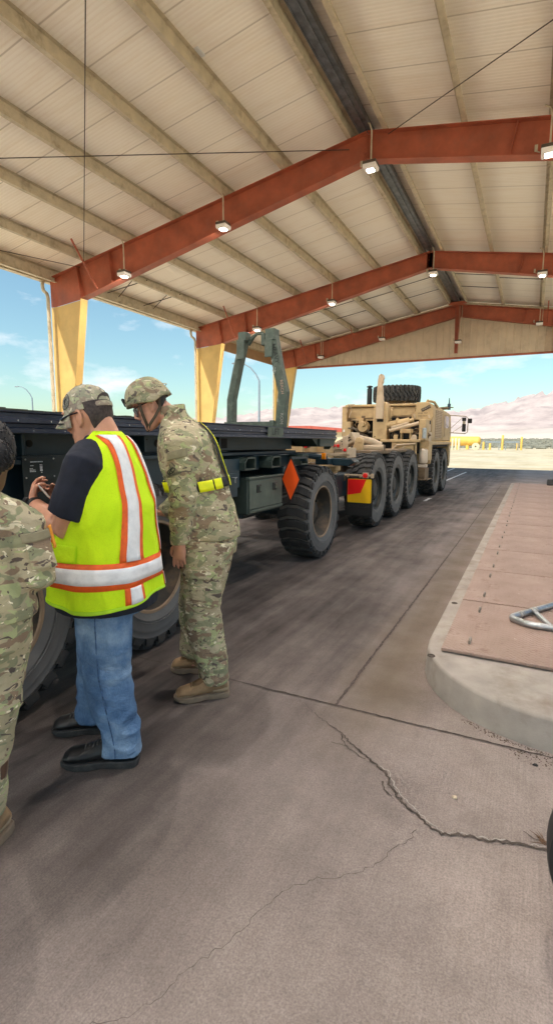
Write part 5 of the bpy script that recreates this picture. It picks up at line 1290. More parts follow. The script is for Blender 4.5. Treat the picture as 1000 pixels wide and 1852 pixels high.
def strip(th_lat, zs, wo, wi, back=True):
    """tape running up the back (or front) at a lateral offset and over the shoulder"""
    for nm, m, w_, off in (('orange_tape', ORT, wo, .0045), ('silver_tape', SILV, wi, .0075)):
        mb = MB(); rows = []
        for z in zs:
            a, b = at(z)[2], at(z)[3]; row = []
            for i in range(5):
                y = th_lat(z)+w_*(i/4-.5); q = max(-.985, min(.985, y/a)); q = math.copysign(abs(q)**(1/.88), q)
                th = math.asin(q); th = math.pi-th if back else th
                row.append(mb.v(VP(th, z, off)))
            rows.append(row)
        for a, b in zip(rows, rows[1:]):
            for i in range(4): mb._f([a[i], a[i+1], b[i+1], b[i]])
        o = mbuild(mb, nm, m, vs); s = o.modifiers.new('thick', 'SOLIDIFY'); s.thickness = .002
zs = [.985+(1.515-.985)*k/26 for k in range(27)]
for sg in (1, -1):
    strip(lambda z: sg*(.135-.055*max(0, min(1, (z-1.0)/.5))), zs, .098, .056)
    strip(lambda z: sg*(.120-.02*max(0, (z-1.1)/.4)), [z for z in zs if z < 1.40], .094, .054, False)
    strip(lambda z: sg*.135, [.80, .82, .84, .86, .872], .085, .05)
mb = MB(); patch(mb, R(52), R(88), .985, 1.06, .006, 12, 6); o = mbuild(mb, 'pocket', LIME, vs); s = o.modifiers.new('t', 'SOLIDIFY'); s.thickness = .003
# jeans
mb = MB()
mb.loft([[V((.075, 0, z))+f*b*math.cos(2*math.pi*k/24)+l*a*math.sin(2*math.pi*k/24) for k in range(24)] for z, a, b in ((.86, .19, .18), (.80, .20, .19), (.72, .19, .18))])
NL = [((.085, -.075, .80), .128, .130), ((.083, -.085, .70), .125, .120), ((.083, -.095, .58), .120, .105), ((.085, -.10, .46), .116, .096), ((.105, -.10, .33), .106, .090), ((.128, -.10, .20), .094, .088), ((.142, -.10, .12), .092, .09), ((.143, -.10, .075), .094, .094), ((.142, -.10, .055), .094, .094)]
FL = [((.05, .075, .80), .122, .122), ((.02, .09, .66), .112, .108), ((-.03, .12, .46), .098, .092), ((-.055, .14, .28), .09, .086), ((-.075, .15, .13), .086, .086), ((-.078, .15, .075), .086, .086)]
limb(mb, NL, 22); limb(mb, FL, 20)
sub('jeans', remesh(mb, .0065, 3, wrk(.0085, (8, 8, 10), .001, [((.14, -.1, .12), .19, 2.2), ((-.07, .15, .14), .16, 2.2), ((.085, -.1, .47), .15, 1.0)], 3)), DENIM, man)
mb = MB(); pts = []
for p, a, b in NL[:-1]: pts.append(V(p)+V((.015, -1, 0)).normalized()*(b+.001))
mb.tube(pts, .0030, 6); mbuild(mb, 'side_seam', mat('seam_denim', (.06, .12, .24), .9, 0, .6, 60), man)
# boots
for nm, hl_, toe, h, tp in (('near', (.215, -.105, 0), (-.115, -.135, 0), .125, [((.145, -.10, .10), .055, .055), ((.143, -.10, .19), .055, .055)]), ('far', (.0, .165, 0), (-.275, .13, 0), .12, [((-.07, .15, .10), .05, .05), ((-.075, .15, .18), .05, .05)])):
    mb = MB(); sl_ = MB(); boot(mb, sl_, hl_, toe, h, .054, tp)
    b = sub('boot', remesh(mb, .005, 3, wrk(.002, (20, 20, 20), .0006)), BOOTB, man); mbuild(sl_, 'sole', SOLEB, b, bevel=.004)
    mb = MB(); hl2, t2 = V(hl_), V(toe); d = (t2-hl2); s_ = V((-d.y, d.x, 0)).normalized()
    for k, zz in enumerate((.132, .117, .106, .100, .097)):
        c = hl2+d*(.46+.055*k)+up*(zz+.002); mb.tube([c-s_*.026-up*.010, c+up*.003, c+s_*.026-up*.010], .003, 5)
    mbuild(mb, 'lace', mat('grey_boot_lace', (.09, .085, .08), .8, 0, .2), b)
# watch
mb = MB(); wd_ = (EL-WR).normalized(); e1 = wd_.orthogonal().normalized(); e2 = wd_.cross(e1)
c = WR+wd_*.012; mb.loft([[c+wd_*o+(V((1, 0, 0))-wd_*wd_.x).normalized()*.0345*math.cos(2*math.pi*k/20)+wd_.cross((V((1, 0, 0))-wd_*wd_.x).normalized())*.029*math.sin(2*math.pi*k/20) for k in range(20)] for o in (-.012, .012)])
mb.obox(c+V((-.03, -.012, .012)), (.016, .034, .036), Matrix.Rotation(.5, 3, 'Y')); mbuild(mb, 'wrist_watch', BLACK, man, bevel=.003)
# phone, held in the left hand
ph = thing('phone', 'thin silver edged phone held in the hand of the man in the lime vest', 'phone', (0, 0, 0), PROT)
po = V((-1.80, 1.66, 0)) + Matrix.Rotation(PROT, 3, 'Z') @ V((-.193, -.012, 1.268)); ph.location = po
pn_ = V((.70, .40, .60)).normalized(); pl_ = V((-.1, .95, .2)).normalized(); pl_ = (pl_-pn_*pl_.dot(pn_)).normalized(); Mp = Matrix((pn_.cross(pl_), pl_, pn_)).transposed()
mb = MB(); mb.obox((0, 0, 0), (.072, .148, .008), Mp); mbuild(mb, 'case', mat('silver_phone_edge', (.65, .62, .58), .3, .6, .05), ph, bevel=.003)
mb = MB(); mb.obox(pn_*.0044, (.066, .142, .0008), Mp); mbuild(mb, 'screen', GLASSB, ph)

# ---------------------------------------------------------------- soldier with helmet
def soldier_trousers(mb, hipc, a, b, f_, l_, legs):
    mb.loft([[V(hipc)+up*dz+f_*(b*k2)*math.cos(2*math.pi*k/24)+l_*(a*k2)*math.sin(2*math.pi*k/24) for k in range(24)] for dz, k2 in ((.12, .92), (.02, 1.), (-.08, .96))])
    for L in legs: limb(mb, L, 20)
s1 = thing('person', 'soldier in camouflage uniform and helmet with yellow reflective belt, leaning in to watch', 'person', (-1.72, 2.42, 0), PROT)
f = V((-.985, -.17, 0)).normalized(); l = up.cross(f)
TL = [(.93, .045, .0, .185, .190), (1.0, .045, 0, .19, .195), (1.1, .025, 0, .185, .19), (1.2, .0, 0, .182, .182), (1.3, -.025, 0, .19, .182), (1.4, -.05, 0, .20, .180), (1.48, -.065, 0, .20, .168), (1.54, -.078, 0, .185, .145), (1.59, -.098, 0, .14, .115), (1.625, -.118, 0, .092, .09), (1.65, -.132, 0, .07, .075)]
at1 = curve_surf(TL)
# body
mb = MB()
mb.loft([[V((at1(z)[0], at1(z)[1], z))+f*(at1(z)[3]-.04)*math.cos(2*math.pi*k/22)+l*(at1(z)[2]-.04)*math.sin(2*math.pi*k/22) for k in range(22)] for z in (.9, 1.05, 1.2, 1.35, 1.48, 1.56, 1.6)])
hf = V((-.99, -.10, 0)).normalized(); pit = R(27); hu = up*math.cos(pit)+hf*math.sin(pit); hfw = hf*math.cos(pit)-up*math.sin(pit); hl = hu.cross(hfw)
HO = V((-.262, -.004, 1.690)); HP = head(mb, HO, hfw, hl, hu, .98)
limb(mb, [((-.105, 0, 1.52), .08, .09), ((-.14, 0, 1.60), .066, .074), ((-.175, 0, 1.645), .060, .064), ((-.215, 0, 1.68), .058, .06), ((-.24, 0, 1.71), .05, .055)], 18)
SH, EL, WR = V((-.058, -.175, 1.475)), V((-.055, -.195, 1.185)), V((-.078, -.185, .935))
SH2, EL2, WR2 = V((-.075, .185, 1.475)), V((-.09, .22, 1.18)), V((-.25, .16, 1.05))
for a, b, c in ((SH, EL, WR), (SH2, EL2, WR2)):
    limb(mb, [(a+l*(-.08 if a is SH else .08), .065, .065), (a, .06, .06), (a.lerp(b, .5), .052, .052), (b, .043, .043), (b.lerp(c, .3), .044, .042), (c, .030, .024)], 14)
hand(mb, WR, (-.12, .04, -1), (.55, .8, 0), (-1, .35, 0), (.22, .28, .34, .4), 1.0, .35)
hand(mb, WR2, (-.9, -.1, .2), (.2, -.4, -.9), (0, -1, .1), (.4, .4, .5, .5), 1.0, .4)
for hp, kn, an in (((.06, -.09, .92), (.02, -.105, .52), (.095, -.115, .1)), ((.02, .09, .92), (-.06, .14, .48), (-.08, .19, .1))):
    hp, kn, an = V(hp), V(kn), V(an); limb(mb, [(hp, .10, .10), (hp.lerp(kn, .5), .08, .08), (kn, .058, .058), (kn.lerp(an, .3), .056, .056), (an, .04, .04), (an-up*.05, .035, .035)], 14)
sub('body', remesh(mb, .0048, 4), SKIN2, s1)
for s in (1, -1):
    mb = MB(); mb.ell(HP(.074, .032*s, .016), .0125, None, 12, 8); e = mbuild(mb, 'eye', WHITE, s1)
    mb = MB(); mb.ell(HP(.0835, .033*s, .015), .0058, None, 10, 6); mbuild(mb, 'iris', BLACK, e)
mb = MB(); rings = []
for c, bk, w, fr in ((-.05, -.056, .048, -.03), (-.03, -.077, .065, -.03), (0, -.093, .0755, -.024), (.03, -.103, .079, .0), (.055, -.105, .08, .03)):
    rings.append([HP((fr+bk)/2+(fr-bk)/2*math.cos(2*math.pi*k/20), w*math.sin(2*math.pi*k/20), c) for k in range(20)])
mb.loft(rings); mbuild(mb, 'hair', HAIR, s1)
mb = MB()
for s in (1, -1): mb.tube([HP(.084, .015*s, .036), HP(.086, .04*s, .041), HP(.076, .058*s, .034)], [.003, .0042, .002], 6)
mb.ell(HP(.082, 0, -.095), (.012, .016, .010), Matrix((hfw, hl, hu)).transposed(), 8, 6)
mbuild(mb, 'eyebrow', HAIR, s1)
# helmet
mb = MB(); NR_ = 40; rows = []
def rim(a):
    ca = math.cos(a); s_ = abs(math.sin(a))
    return .045 + (-.006 if ca > 0 else -.018)*abs(ca) + .004*s_ + (-.012*max(0, 1-abs(ca-.1)*3))*0 + (-.030*max(0, 1-abs(abs(a-math.pi)-1.35)/.55))
for j in range(13):
    u = j/12; row = []
    for k in range(NR_):
        a = 2*math.pi*k/NR_; aa = a if a <= math.pi else a-2*math.pi
        z0 = .042 + (.006 if math.cos(a) > .5 else 0) - .030*math.exp(-((abs(aa)-1.75)/.42)**2) - .030*(max(0, -math.cos(a)))**1.2
        ph_ = u*math.pi/2; rx = .132 if math.cos(a) > 0 else .128; c = math.cos(ph_*.985)**.78
        z = z0+(.168-z0)*math.sin(ph_)**1.0
        fl = 1+.045*(1-u)**6
        row.append(HP(-.004+rx*c*fl*math.cos(a), .118*c*fl*math.sin(a), z))
    rows.append(row)
vr = [[mb.v(p) for p in r] for r in rows]
for a, b in zip(vr, vr[1:]):
    for i in range(NR_): mb._f([a[i], a[(i+1) % NR_], b[(i+1) % NR_], b[i]])
mb._f(vr[-1])
hm = mbuild(mb, 'helmet', CAMOH, s1, ang=80); sd = hm.modifiers.new('t', 'SOLIDIFY'); sd.thickness = .012; sd.offset = -1
mb = MB(); mb.obox(HP(.128, 0, .085), (.016, .044, .05), Matrix((hfw, hl, hu)).transposed()); mbuild(mb, 'helmet_mount', BLKWEB, hm, bevel=.005)
mb = MB(); mb.tube([rows[k][9] for k in range(0, 13)]+[rows[12][9]], .003, 6); mb.tube([HP(-.004+.133*math.cos(R(a)), .1195*math.sin(R(a)), .078) for a in range(-180, 181, 10)], .0022, 6); mbuild(mb, 'cover_seam', CAMOH, hm)
STRAP = mat('brown_chin_strap', (.085, .06, .04), .8, 0, .2, 40)
mb = MB()
for s in (1, -1):
    mb.tube([HP(.045, .092*s, .035), HP(.06, .075*s, -.03), HP(.068, .052*s, -.085), HP(.075, .026*s, -.112)], .0085, 6, .0022, hfw)
    mb.tube([HP(-.07, .078*s, .02), HP(-.045, .078*s, -.035), HP(.0, .074*s, -.065), HP(.05, .058*s, -.09), HP(.075, .028*s, -.108)], .0085, 6, .0022, hu)
mb.tube([HP(.074, .03, -.110), HP(.092, 0, -.108), HP(.074, -.03, -.110)], .011, 8, .004, hu)
mbuild(mb, 'chin_strap', STRAP, s1)
mb = MB()
for s in (1, -1):
    mb.tube([HP(-.015, .080*s, .022), HP(.04, .079*s, .024), HP(.088, .068*s, .022)], [.003, .0036, .004], 8)
    pts = [HP(.104-.5*abs(y-.008)**1.25*1.6, y*s, z) for y, z in ((.006, .024), (.034, .027), (.062, .023), (.068, .006), (.058, -.014), (.036, -.021), (.014, -.014), (.006, .0))]
    mb.tube(pts+[pts[0]], .0022, 6)
gl = mbuild(mb, 'glasses', BLACK, s1)
def clear():
    t = NT('clear_eyewear'); t.set(Roughness=.05); t.b.inputs['Transmission Weight'].default_value = .85; t.b.inputs['Base Color'].default_value = (.75, .78, .8, 1); t.b.inputs['IOR'].default_value = 1.1; return t.m
CLR = clear()
for s in (1, -1):
    mb = MB(); pts = [HP(.104-.5*abs(y-.008)**1.25*1.6, y*s, z) for y, z in ((.006, .024), (.034, .027), (.062, .023), (.068, .006), (.058, -.014), (.036, -.021), (.014, -.014), (.006, .0))]
    mb.loft([pts, [p-hfw*.002 for p in pts]]); mbuild(mb, 'lens', CLR, gl)
# jacket
mb = MB()
mb.loft([[V((at1(z)[0], at1(z)[1], z))+f*at1(z)[3]*math.cos(2*math.pi*k/30)+l*at1(z)[2]*math.sin(2*math.pi*k/30) for k in range(30)] for z in (.94, .98, 1.05, 1.12, 1.2, 1.28, 1.36, 1.44, 1.5, 1.55, 1.59, 1.62)])
limb(mb, [((-.118, 0, 1.60), .082, .088), ((-.132, 0, 1.635), .074, .08), ((-.142, 0, 1.668), .070, .077)], 20)       # collar
limb(mb, [(SH+V((-.01, .10, .03)), .085, .08), (SH+V((-.008, .04, .02)), .105, .09), (SH, .105, .086), (SH.lerp(EL, .35), .100, .080), (SH.lerp(EL, .7), .088, .075), (EL, .078, .070), (EL.lerp(WR, .35), .074, .068), (EL.lerp(WR, .72), .062, .058), (WR+up*.025, .053, .048), (WR-up*.005, .05, .045)], 20)
limb(mb, [(SH2+V((0, -.1, .03)), .085, .08), (SH2, .095, .085), (SH2.lerp(EL2, .5), .085, .075), (EL2, .072, .07), (EL2.lerp(WR2, .5), .062, .06), (WR2, .05, .045)], 18)
Z1 = [(EL, .16, 1.5), (SH+V((.09, .05, .02)), .13, .5), ((.04, 0, 1.18), .2, .8), (WR+up*.05, .1, 1.)]
from mathutils.bvhtree import BVHTree
def tree(o): return BVHTree.FromPolygons([v.co.copy() for v in o.data.vertices], [tuple(p.vertices) for p in o.data.polygons])
BV = tree(sub('jacket', remesh(mb, .0068, 3, wrk(.0085, (8, 8, 11), .0012, Z1, 5)), CAMO, s1))
mb = MB(); pts = []
mb.tube([V((-.15, 0, 1.672))+f*.073*math.cos(R(a))+l*.079*math.sin(R(a))+up*(.012*math.cos(R(a))*-1) for a in range(30, 331, 15)], .022, 8, .005, up); mbuild(mb, 'collar', CAMO, s1)
mb = MB(); mb.tube([WR+up*.03+V((.055*math.cos(R(a)), .050*math.sin(R(a)), 0)) for a in range(0, 361, 20)], .018, 8, .004, up); mbuild(mb, 'cuff', CAMO, s1)
# sleeve pocket flap and unit patch on the near sleeve
aw = (EL-SH).normalized()
def sleeve(x, t, off=.004):
    """point on the near sleeve; x = across (-1 front .. 1 back), t = 0 shoulder .. 1 elbow"""
    c = SH.lerp(EL, t); a, b = (.104, .084) if t < .35 else (.104-.04*(t-.35), .084-.02*(t-.35))
    th = x*1.05; d = V((a*math.sin(th), -b*math.cos(th), 0)).normalized()
    h = BV.ray_cast(c+d*.3, -d, .3)
    return (h[0] if h[0] else c+d*a)+d*off
def sgrid(mb, pf, nx=10, nt=8):
    rows = [[mb.v(pf(i/nx, j/nt)) for i in range(nx+1)] for j in range(nt+1)]
    for a, b in zip(rows, rows[1:]):
        for i in range(nx): mb._f([a[i], a[i+1], b[i+1], b[i]])
TANP = mat('khaki_sleeve_flap', (.27, .235, .15), .9, 0, .15, 30, .2, 250); PATCH = mat('khaki_unit_patch', (.25, .215, .14), .9, 0, .12, 50, .2, 250)
mb = MB(); sgrid(mb, lambda u, v: sleeve(-.78+1.15*u, .02+.16*v+.10*(1-u)+.02, .004)); o = mbuild(mb, 'pocket_flap', TANP, s1); s = o.modifiers.new('t', 'SOLIDIFY'); s.thickness = .004
mb = MB(); rows = []
def tri(u, v, off): return sleeve(-.56+.42*v*(2*u-1)*1.15+.12*v, .30+.27*v-.05*(2*u-1)*v, off)
sgrid(mb, lambda u, v: tri(u, max(.02, v), .004)); pa = mbuild(mb, 'unit_patch', PATCH, s1)
def pframe(u, v, off=.0075):
    o = tri(u, v, off); x = tri(u+.08, v, off)-tri(u-.08, v, off); y = tri(u, v-.05, off)-tri(u, v+.05, off); return frame(o, x, y)
text('lettering', '1', .036, STEN, pa, pframe(.47, .36), .0006); text('lettering', 'OLD IRONSIDES', .0165, STEN, pa, pframe(.5, .90), .0006)
mb = MB(); Mf = pframe(.5, .64)
for k in range(24):
    a = 2*math.pi*k/24; b = 2*math.pi*(k+1)/24
    mb.bar(Mf @ V((.026*math.cos(a), .011*math.sin(a)+.006*math.cos(a), 0)), Mf @ V((.026*math.cos(b), .011*math.sin(b)+.006*math.cos(b), 0)), .004, .002, (0, -1, 0))
mb.bar(Mf @ V((-.02, -.012, 0)), Mf @ V((.015, .018, 0)), .005, .002, (0, -1, 0)); mb.bar(Mf @ V((-.008, .012, 0)), Mf @ V((.012, -.012, 0)), .004, .002, (0, -1, 0))
mbuild(mb, 'patch_emblem', STEN, pa, smooth=False)
# reflective belt round the waist and over the back
def J(th, z, off):
    cx, cy, a, b = at1(z); return V((cx, cy, z))+f*(b+off)*math.cos(th)+l*(a+off)*math.sin(th)
def belt(name, m, t0, t1, zf, h, off, par):
    mb = MB(); rows = []
    for j in range(4): rows.append([mb.v(J(R(t0+(t1-t0)*i/24), zf(t0+(t1-t0)*i/24)+h*(j/3-.5), off)) for i in range(25)])
    for a, b in zip(rows, rows[1:]):
        for i in range(24): mb._f([a[i], a[i+1], b[i+1], b[i]])
    o = mbuild(mb, name, m, par); s = o.modifiers.new('t', 'SOLIDIFY'); s.thickness = .003; return o
zf = lambda d: 1.245-.03*math.cos(R(d)) + (.02 if d < 60 else 0)
bt = belt('reflective_belt', BLKWEB, -170, 179, zf, .052, .014, s1)
for a, b in ((92, 117), (120, 136), (164, 173), (20, 66), (-60, -20)): belt('yellow_band', YBELT, a, b, zf, .058, .0185, bt)
def strap(par, name, m, w, off, pts):
    mb = MB(); rows = []
    for th, z in pts: rows.append([mb.v(J(R(th+w*(i-1)), z, off)) for i in range(3)])
    for a, b in zip(rows, rows[1:]):
        for i in range(2): mb._f([a[i], a[i+1], b[i+1], b[i]])
    o = mbuild(mb, name, m, par); s = o.modifiers.new('t', 'SOLIDIFY'); s.thickness = .003
pts = [(162-10*math.sin(k/14*math.pi), 1.27+.335*k/14) for k in range(15)]
strap(bt, 'shoulder_strap', BLKWEB, 5.5, .014, pts); strap(bt, 'yellow_edge', YBELT, 1.1, .018, [(a+5, z) for a, z in pts])
# trousers
mb = MB()
NL = [((.055, -.075, .93), .158, .135), ((.045, -.085, .82), .150, .128), ((.03, -.095, .68), .130, .115), ((.02, -.105, .54), .112, .104), ((.035, -.11, .42), .104, .098), ((.065, -.112, .28), .098, .092), ((.085, -.115, .17), .088, .086), ((.09, -.115, .11), .082, .08), ((.09, -.115, .09), .08, .078)]
FL = [((.03, .075, .93), .145, .13), ((.0, .09, .80), .135, .12), ((-.03, .115, .62), .112, .1), ((-.06, .14, .48), .1, .095), ((-.065, .16, .32), .094, .09), ((-.08, .185, .18), .085, .085), ((-.085, .19, .12), .08, .08)]
soldier_trousers(mb, (.045, 0, .93), .175, .178, f, l, (NL, FL))
Z2 = [((.02, -.1, .52), .18, 1.4), ((.09, -.115, .17), .16, 1.8), ((-.07, .18, .2), .16, 1.6), ((-.05, .14, .5), .16, 1.)]
sub('trousers', remesh(mb, .0068, 3, wrk(.0085, (8, 8, 10), .0012, Z2, 9)), CAMO, s1)
mb = MB()
rings = []
for z, a, b in ((.76, .080, .03), (.74, .092, .03), (.66, .094, .034), (.58, .088, .032), (.565, .078, .026)):
    c = V((.055, -.185-.0*z, z)); rings.append([c+V((a*math.cos(2*math.pi*k/16), b*math.sin(2*math.pi*k/16), 0)) for k in range(16)])
mb.loft(rings)
rings = []
for z in (.785, .735): rings.append([V((.055, -.196, z))+V((.096*math.cos(2*math.pi*k/16), .026*math.sin(2*math.pi*k/16), 0)) for k in range(16)])
mb.loft(rings)
sub('cargo_pocket', remesh(mb, .005, 3, wrk(.004, (12, 12, 16), .001)), CAMO, s1)
def tan_boot(par, hl_, toe, tp, h=.12):
    mb = MB(); sl_ = MB(); boot(mb, sl_, hl_, toe, h, .052, tp)
    b = sub('boot', remesh(mb, .005, 3, wrk(.002, (18, 18, 18), .0006)), BOOTT, par); mbuild(sl_, 'sole', SOLET, b, bevel=.004)
    hl2, t2 = V(hl_), V(toe); d = (t2-hl2); s_ = V((-d.y, d.x, 0)).normalized()
    mb = MB(); mb.tube([hl2+d*u+up*z for u, z in ((.60, .05), (.76, .05), (.9, .043), (.985, .036))], [.040, .052, .047, .03], 14, [.026, .031, .026, .015], s_); mbuild(mb, 'toe_cap', BOOTT2, b)
    mb = MB(); mb.tube([hl2+d*u+up*z for u, z in ((-.01, .05), (.08, .055), (.3, .05))], [.034, .045, .040], 14, [.03, .036, .020], s_); mbuild(mb, 'heel_counter', BOOTT2, b)
    mb = MB()
    for k, zz in enumerate((.130, .116, .105, .099, .096, .093)):
        c = hl2+d*(.45+.052*k)+up*(zz+.004); mb.tube([c-s_*.028-up*.012, c+up*.003, c+s_*.028-up*.012], .0034, 5)
    mbuild(mb, 'lace', LACE, b)
    mb = MB(); mb.tube([hl2+d*u+up*z for u, z in ((.36, .132), (.46, .116), (.56, .096), (.66, .086), (.74, .080))], [.026, .029, .030, .028, .018], 12, [.016, .016, .014, .014, .008], s_); mbuild(mb, 'tongue', mat('brown_suede_tongue', (.20, .115, .055), .9, 0, .25, 20, .3, 160), b)
tan_boot(s1, (.165, -.10, 0), (-.125, -.19, 0), [((.085, -.115, .09), .05, .05), ((.09, -.115, .2), .048, .048)])
tan_boot(s1, (.0, .20, 0), (-.225, .20, 0), [((-.08, .19, .09), .05, .05), ((-.085, .19, .2), .048, .048)])

# ---------------------------------------------------------------- soldier cut by the left edge
s2 = thing('person', 'soldier with dark curly bun and camouflage uniform, half cut off by the left edge', 'person', (-1.70, 1.02, 0), PROT)
f = V((-.45, .89, 0)).normalized(); l = up.cross(f); r = -l
TL = [(.86, .02, .0, .20, .17), (.92, .02, 0, .20, .17), (1.02, .015, 0, .185, .155), (1.12, .01, 0, .18, .145), (1.2, .01, 0, .18, .13), (1.26, .02, 0, .165, .11), (1.30, .03, 0, .125, .09), (1.33, .04, 0, .08, .07), (1.35, .045, 0, .06, .06)]
at2 = curve_surf(TL)
mb = MB()
mb.loft([[V((at2(z)[0], at2(z)[1], z))+f*(at2(z)[3]-.03)*math.cos(2*math.pi*k/22)+l*(at2(z)[2]-.035)*math.sin(2*math.pi*k/22) for k in range(22)] for z in (.84, .98, 1.1, 1.2, 1.28, 1.31)])
hf = V((-.55, .83, 0)).normalized(); pit = R(12); hu = up*math.cos(pit)+hf*math.sin(pit); hfw = hf*math.cos(pit)-up*math.sin(pit); hl = hu.cross(hfw)
HP = head(mb, V((.105, .0, 1.432)), hfw, hl, hu, .92)
limb(mb, [((.04, 0, 1.26), .06, .06), ((.045, .0, 1.33), .052, .052), ((.05, .01, 1.40), .05, .05)], 16)
SH, EL, WR = V((.178, .055, 1.205)), V((.222, .05, 1.015)), V((.10, .25, 1.02)); SH2 = V((-.13, -.07, 1.22)); EL2 = V((-.2, -.02, .99)); WR2 = V((-.16, .2, 1.02))
for a, b, c, s in ((SH, EL, WR, 1), (SH2, EL2, WR2, -1)):
    limb(mb, [(a-r*.07*s, .055, .055), (a, .052, .052), (a.lerp(b, .5), .046, .046), (b, .038, .038), (b.lerp(c, .4), .038, .036), (c, .027, .022)], 14)
hand(mb, WR, f, (-.6, -.2, 0), up, (.5, .5, .6, .6), .9, .4); hand(mb, WR2, f, (.6, .2, 0), up, (.5, .5, .6, .6), .9, .4)
for hp, kn, an in (((.10, .05, .84), (.045, .04, .44), (-.005, .02, .08)), ((-.07, -.03, .84), (-.10, .02, .44), (-.15, .0, .08))):
    hp, kn, an = V(hp), V(kn), V(an); limb(mb, [(hp, .09, .09), (kn, .055, .055), (an, .04, .04), (an-up*.04, .035, .035)], 14)
sub('body', remesh(mb, .005, 4), SKIN3, s2)
for s in (1, -1):
    mb = MB(); mb.ell(HP(.074, .032*s, .016), .0125, None, 10, 8); mbuild(mb, 'eye', WHITE, s2)
CURL = mat('dark_curly_hair', (.010, .009, .012), .75, 0, .5, 60, .6, 120)
mb = MB(); q = random.Random(2)
mb.ell(HP(-.02, 0, .045), (.10, .088, .095), Matrix((hfw, hl, hu)).transposed(), 20, 14); mb.ell(HP(-.115, 0, -.005), (.058, .066, .062), Matrix((hfw, hl, hu)).transposed(), 16, 12)
for k in range(420):
    d = V((q.gauss(0, 1), q.gauss(0, 1), q.gauss(0, 1))).normalized()
    c = HP(-.02+.10*d.x, .088*d.y, .045+.095*d.z) if k % 2 else HP(-.115+.058*d.x, .066*d.y, -.005+.062*d.z)
    if (c-HP(.085, 0, -.02)).length < .085: continue
    a = q.uniform(0, 6.28); rr = q.uniform(.006, .012); e1 = d.orthogonal().normalized(); e2 = d.cross(e1)
    mb.tube([c+e1*rr*math.cos(a+t*1.3)+e2*rr*math.sin(a+t*1.3)+d*(.002*t-.002) for t in range(5)], .0028, 5)
mbuild(mb, 'hair', CURL, s2)
mb = MB()
mb.loft([[V((at2(z)[0], at2(z)[1], z))+f*at2(z)[3]*math.cos(2*math.pi*k/28)+l*at2(z)[2]*math.sin(2*math.pi*k/28) for k in range(28)] for z in (.885, .95, 1.02, 1.12, 1.2, 1.26, 1.30, 1.325)])
limb(mb, [((.04, 0, 1.3), .066, .066), ((.045, .0, 1.345), .058, .058)], 16)
for a, b, c, s in ((SH, EL, WR, 1), (SH2, EL2, WR2, -1)):
    limb(mb, [(a-r*.09*s+up*.045, .07, .065), (a-r*.03*s+up*.02, .078, .07), (a, .078, .068), (a.lerp(b, .5), .074, .066), (b+up*.01, .070, .064), (b.lerp(c, .25)-up*.005, .066, .060), (b.lerp(c, .6), .055, .05), (c, .045, .04)], 18)
sub('jacket', remesh(mb, .0065, 3, wrk(.006, (9, 9, 12), .0012, [(EL, .14, 1.3), (SH, .13, .8), (SH.lerp(EL, .7), .1, 1.)], 13)), CAMO, s2)
mb = MB(); cpt = lambda u, v, o: SH.lerp(EL, v)+V((math.cos(u)*(.079+o), -math.sin(u)*(.071+o), .01))
sgrid(mb, lambda u, v: cpt(.05+1.15*u, .18+.62*v, .006), 10, 10); o = mbuild(mb, 'sleeve_pocket', CAMO, s2); s = o.modifiers.new('t', 'SOLIDIFY'); s.thickness = .004
mb = MB(); sgrid(mb, lambda u, v: cpt(.0+1.3*u, .10+.17*v+.05*u, .0095), 10, 5); o = mbuild(mb, 'pocket_flap', TANP, s2); s = o.modifiers.new('t', 'SOLIDIFY'); s.thickness = .004
mb = MB(); sgrid(mb, lambda u, v: cpt(-.42+.42*u, .06+.42*v, .011), 8, 8); o = mbuild(mb, 'flag_patch', mat('orange_patch_edge', (.75, .28, .02), .8, 0, .1), s2); s = o.modifiers.new('t', 'SOLIDIFY'); s.thickness = .004
mb = MB()
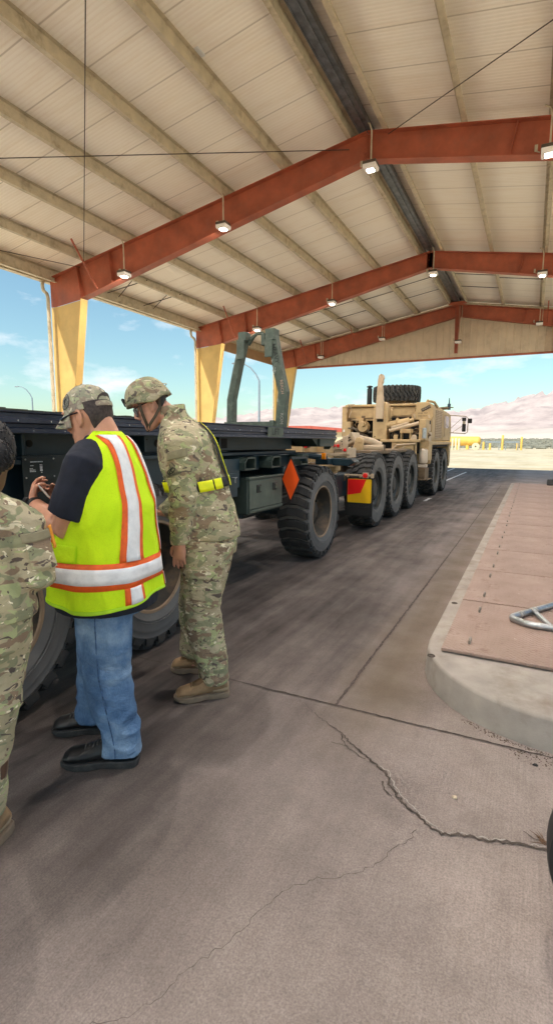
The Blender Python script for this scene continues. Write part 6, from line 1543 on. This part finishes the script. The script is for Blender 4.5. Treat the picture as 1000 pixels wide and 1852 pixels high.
NL = [((.075, .05, .88), .114, .106), ((.066, .05, .76), .108, .102), ((.050, .045, .62), .094, .09), ((.022, .04, .46), .082, .08), ((.006, .035, .33), .072, .072), ((.0, .028, .22), .070, .07), ((-.008, .02, .15), .068, .066), ((-.008, .02, .125), .064, .062)]
FL = [((-.06, -.02, .88), .12, .115), ((-.09, 0, .62), .105, .1), ((-.1, .02, .45), .092, .088), ((-.14, 0, .2), .076, .074), ((-.15, 0, .12), .07, .068)]
soldier_trousers(mb, (.02, .0, .86), .185, .155, f, l, (NL, FL))
sub('trousers', remesh(mb, .0068, 3, wrk(.006, (9, 9, 11), .0012, [((.07, .04, .45), .15, 1.2), ((.03, .02, .18), .12, 2.2)], 17)), CAMO, s2)
mb = MB(); rings = []
for z, a, b in ((.73, .06, .06), (.715, .068, .068), (.62, .070, .070), (.545, .066, .064), (.535, .05, .05)):
    c = V((.078, .03, z)); rings.append([c+V((a*math.cos(2*math.pi*k/16), b*math.sin(2*math.pi*k/16), 0)) for k in range(16)])
mb.loft(rings); sub('cargo_pocket', remesh(mb, .005, 3, wrk(.004, (12, 12, 16), .001)), CAMO, s2)
tan_boot(s2, (.01, .10, 0), (-.02, -.17, 0), [((-.006, .04, .09), .05, .05), ((-.008, .03, .19), .046, .046)])
tan_boot(s2, (-.14, .08, 0), (-.19, -.17, 0), [((-.15, .02, .09), .05, .05), ((-.15, .02, .19), .046, .046)])

# ---------------------------------------------------------------- tyre at the right edge
t = thing('cart_tyre', 'black rubber tyre edge poking in at the right border beside the weed', 'tyre', (.422, 1.61, 0))
mb = MB(); mb.lathe([(.20, -.06), (.27, -.075), (.295, -.06), (.30, -.03), (.30, .03), (.295, .06), (.27, .075), (.20, .06), (.19, 0), (.20, -.06)], 48, (.422, 1.61, .30), 'y'); mb.build('tyre', BLACK, t)
mb = MB(); mb.lathe([(.0, -.03), (.08, -.035), (.17, -.02), (.195, -.05), (.195, .05), (.17, .02), (0, .03)], 32, (.422, 1.61, .30), 'y'); mb.build('rim', GALV, t)
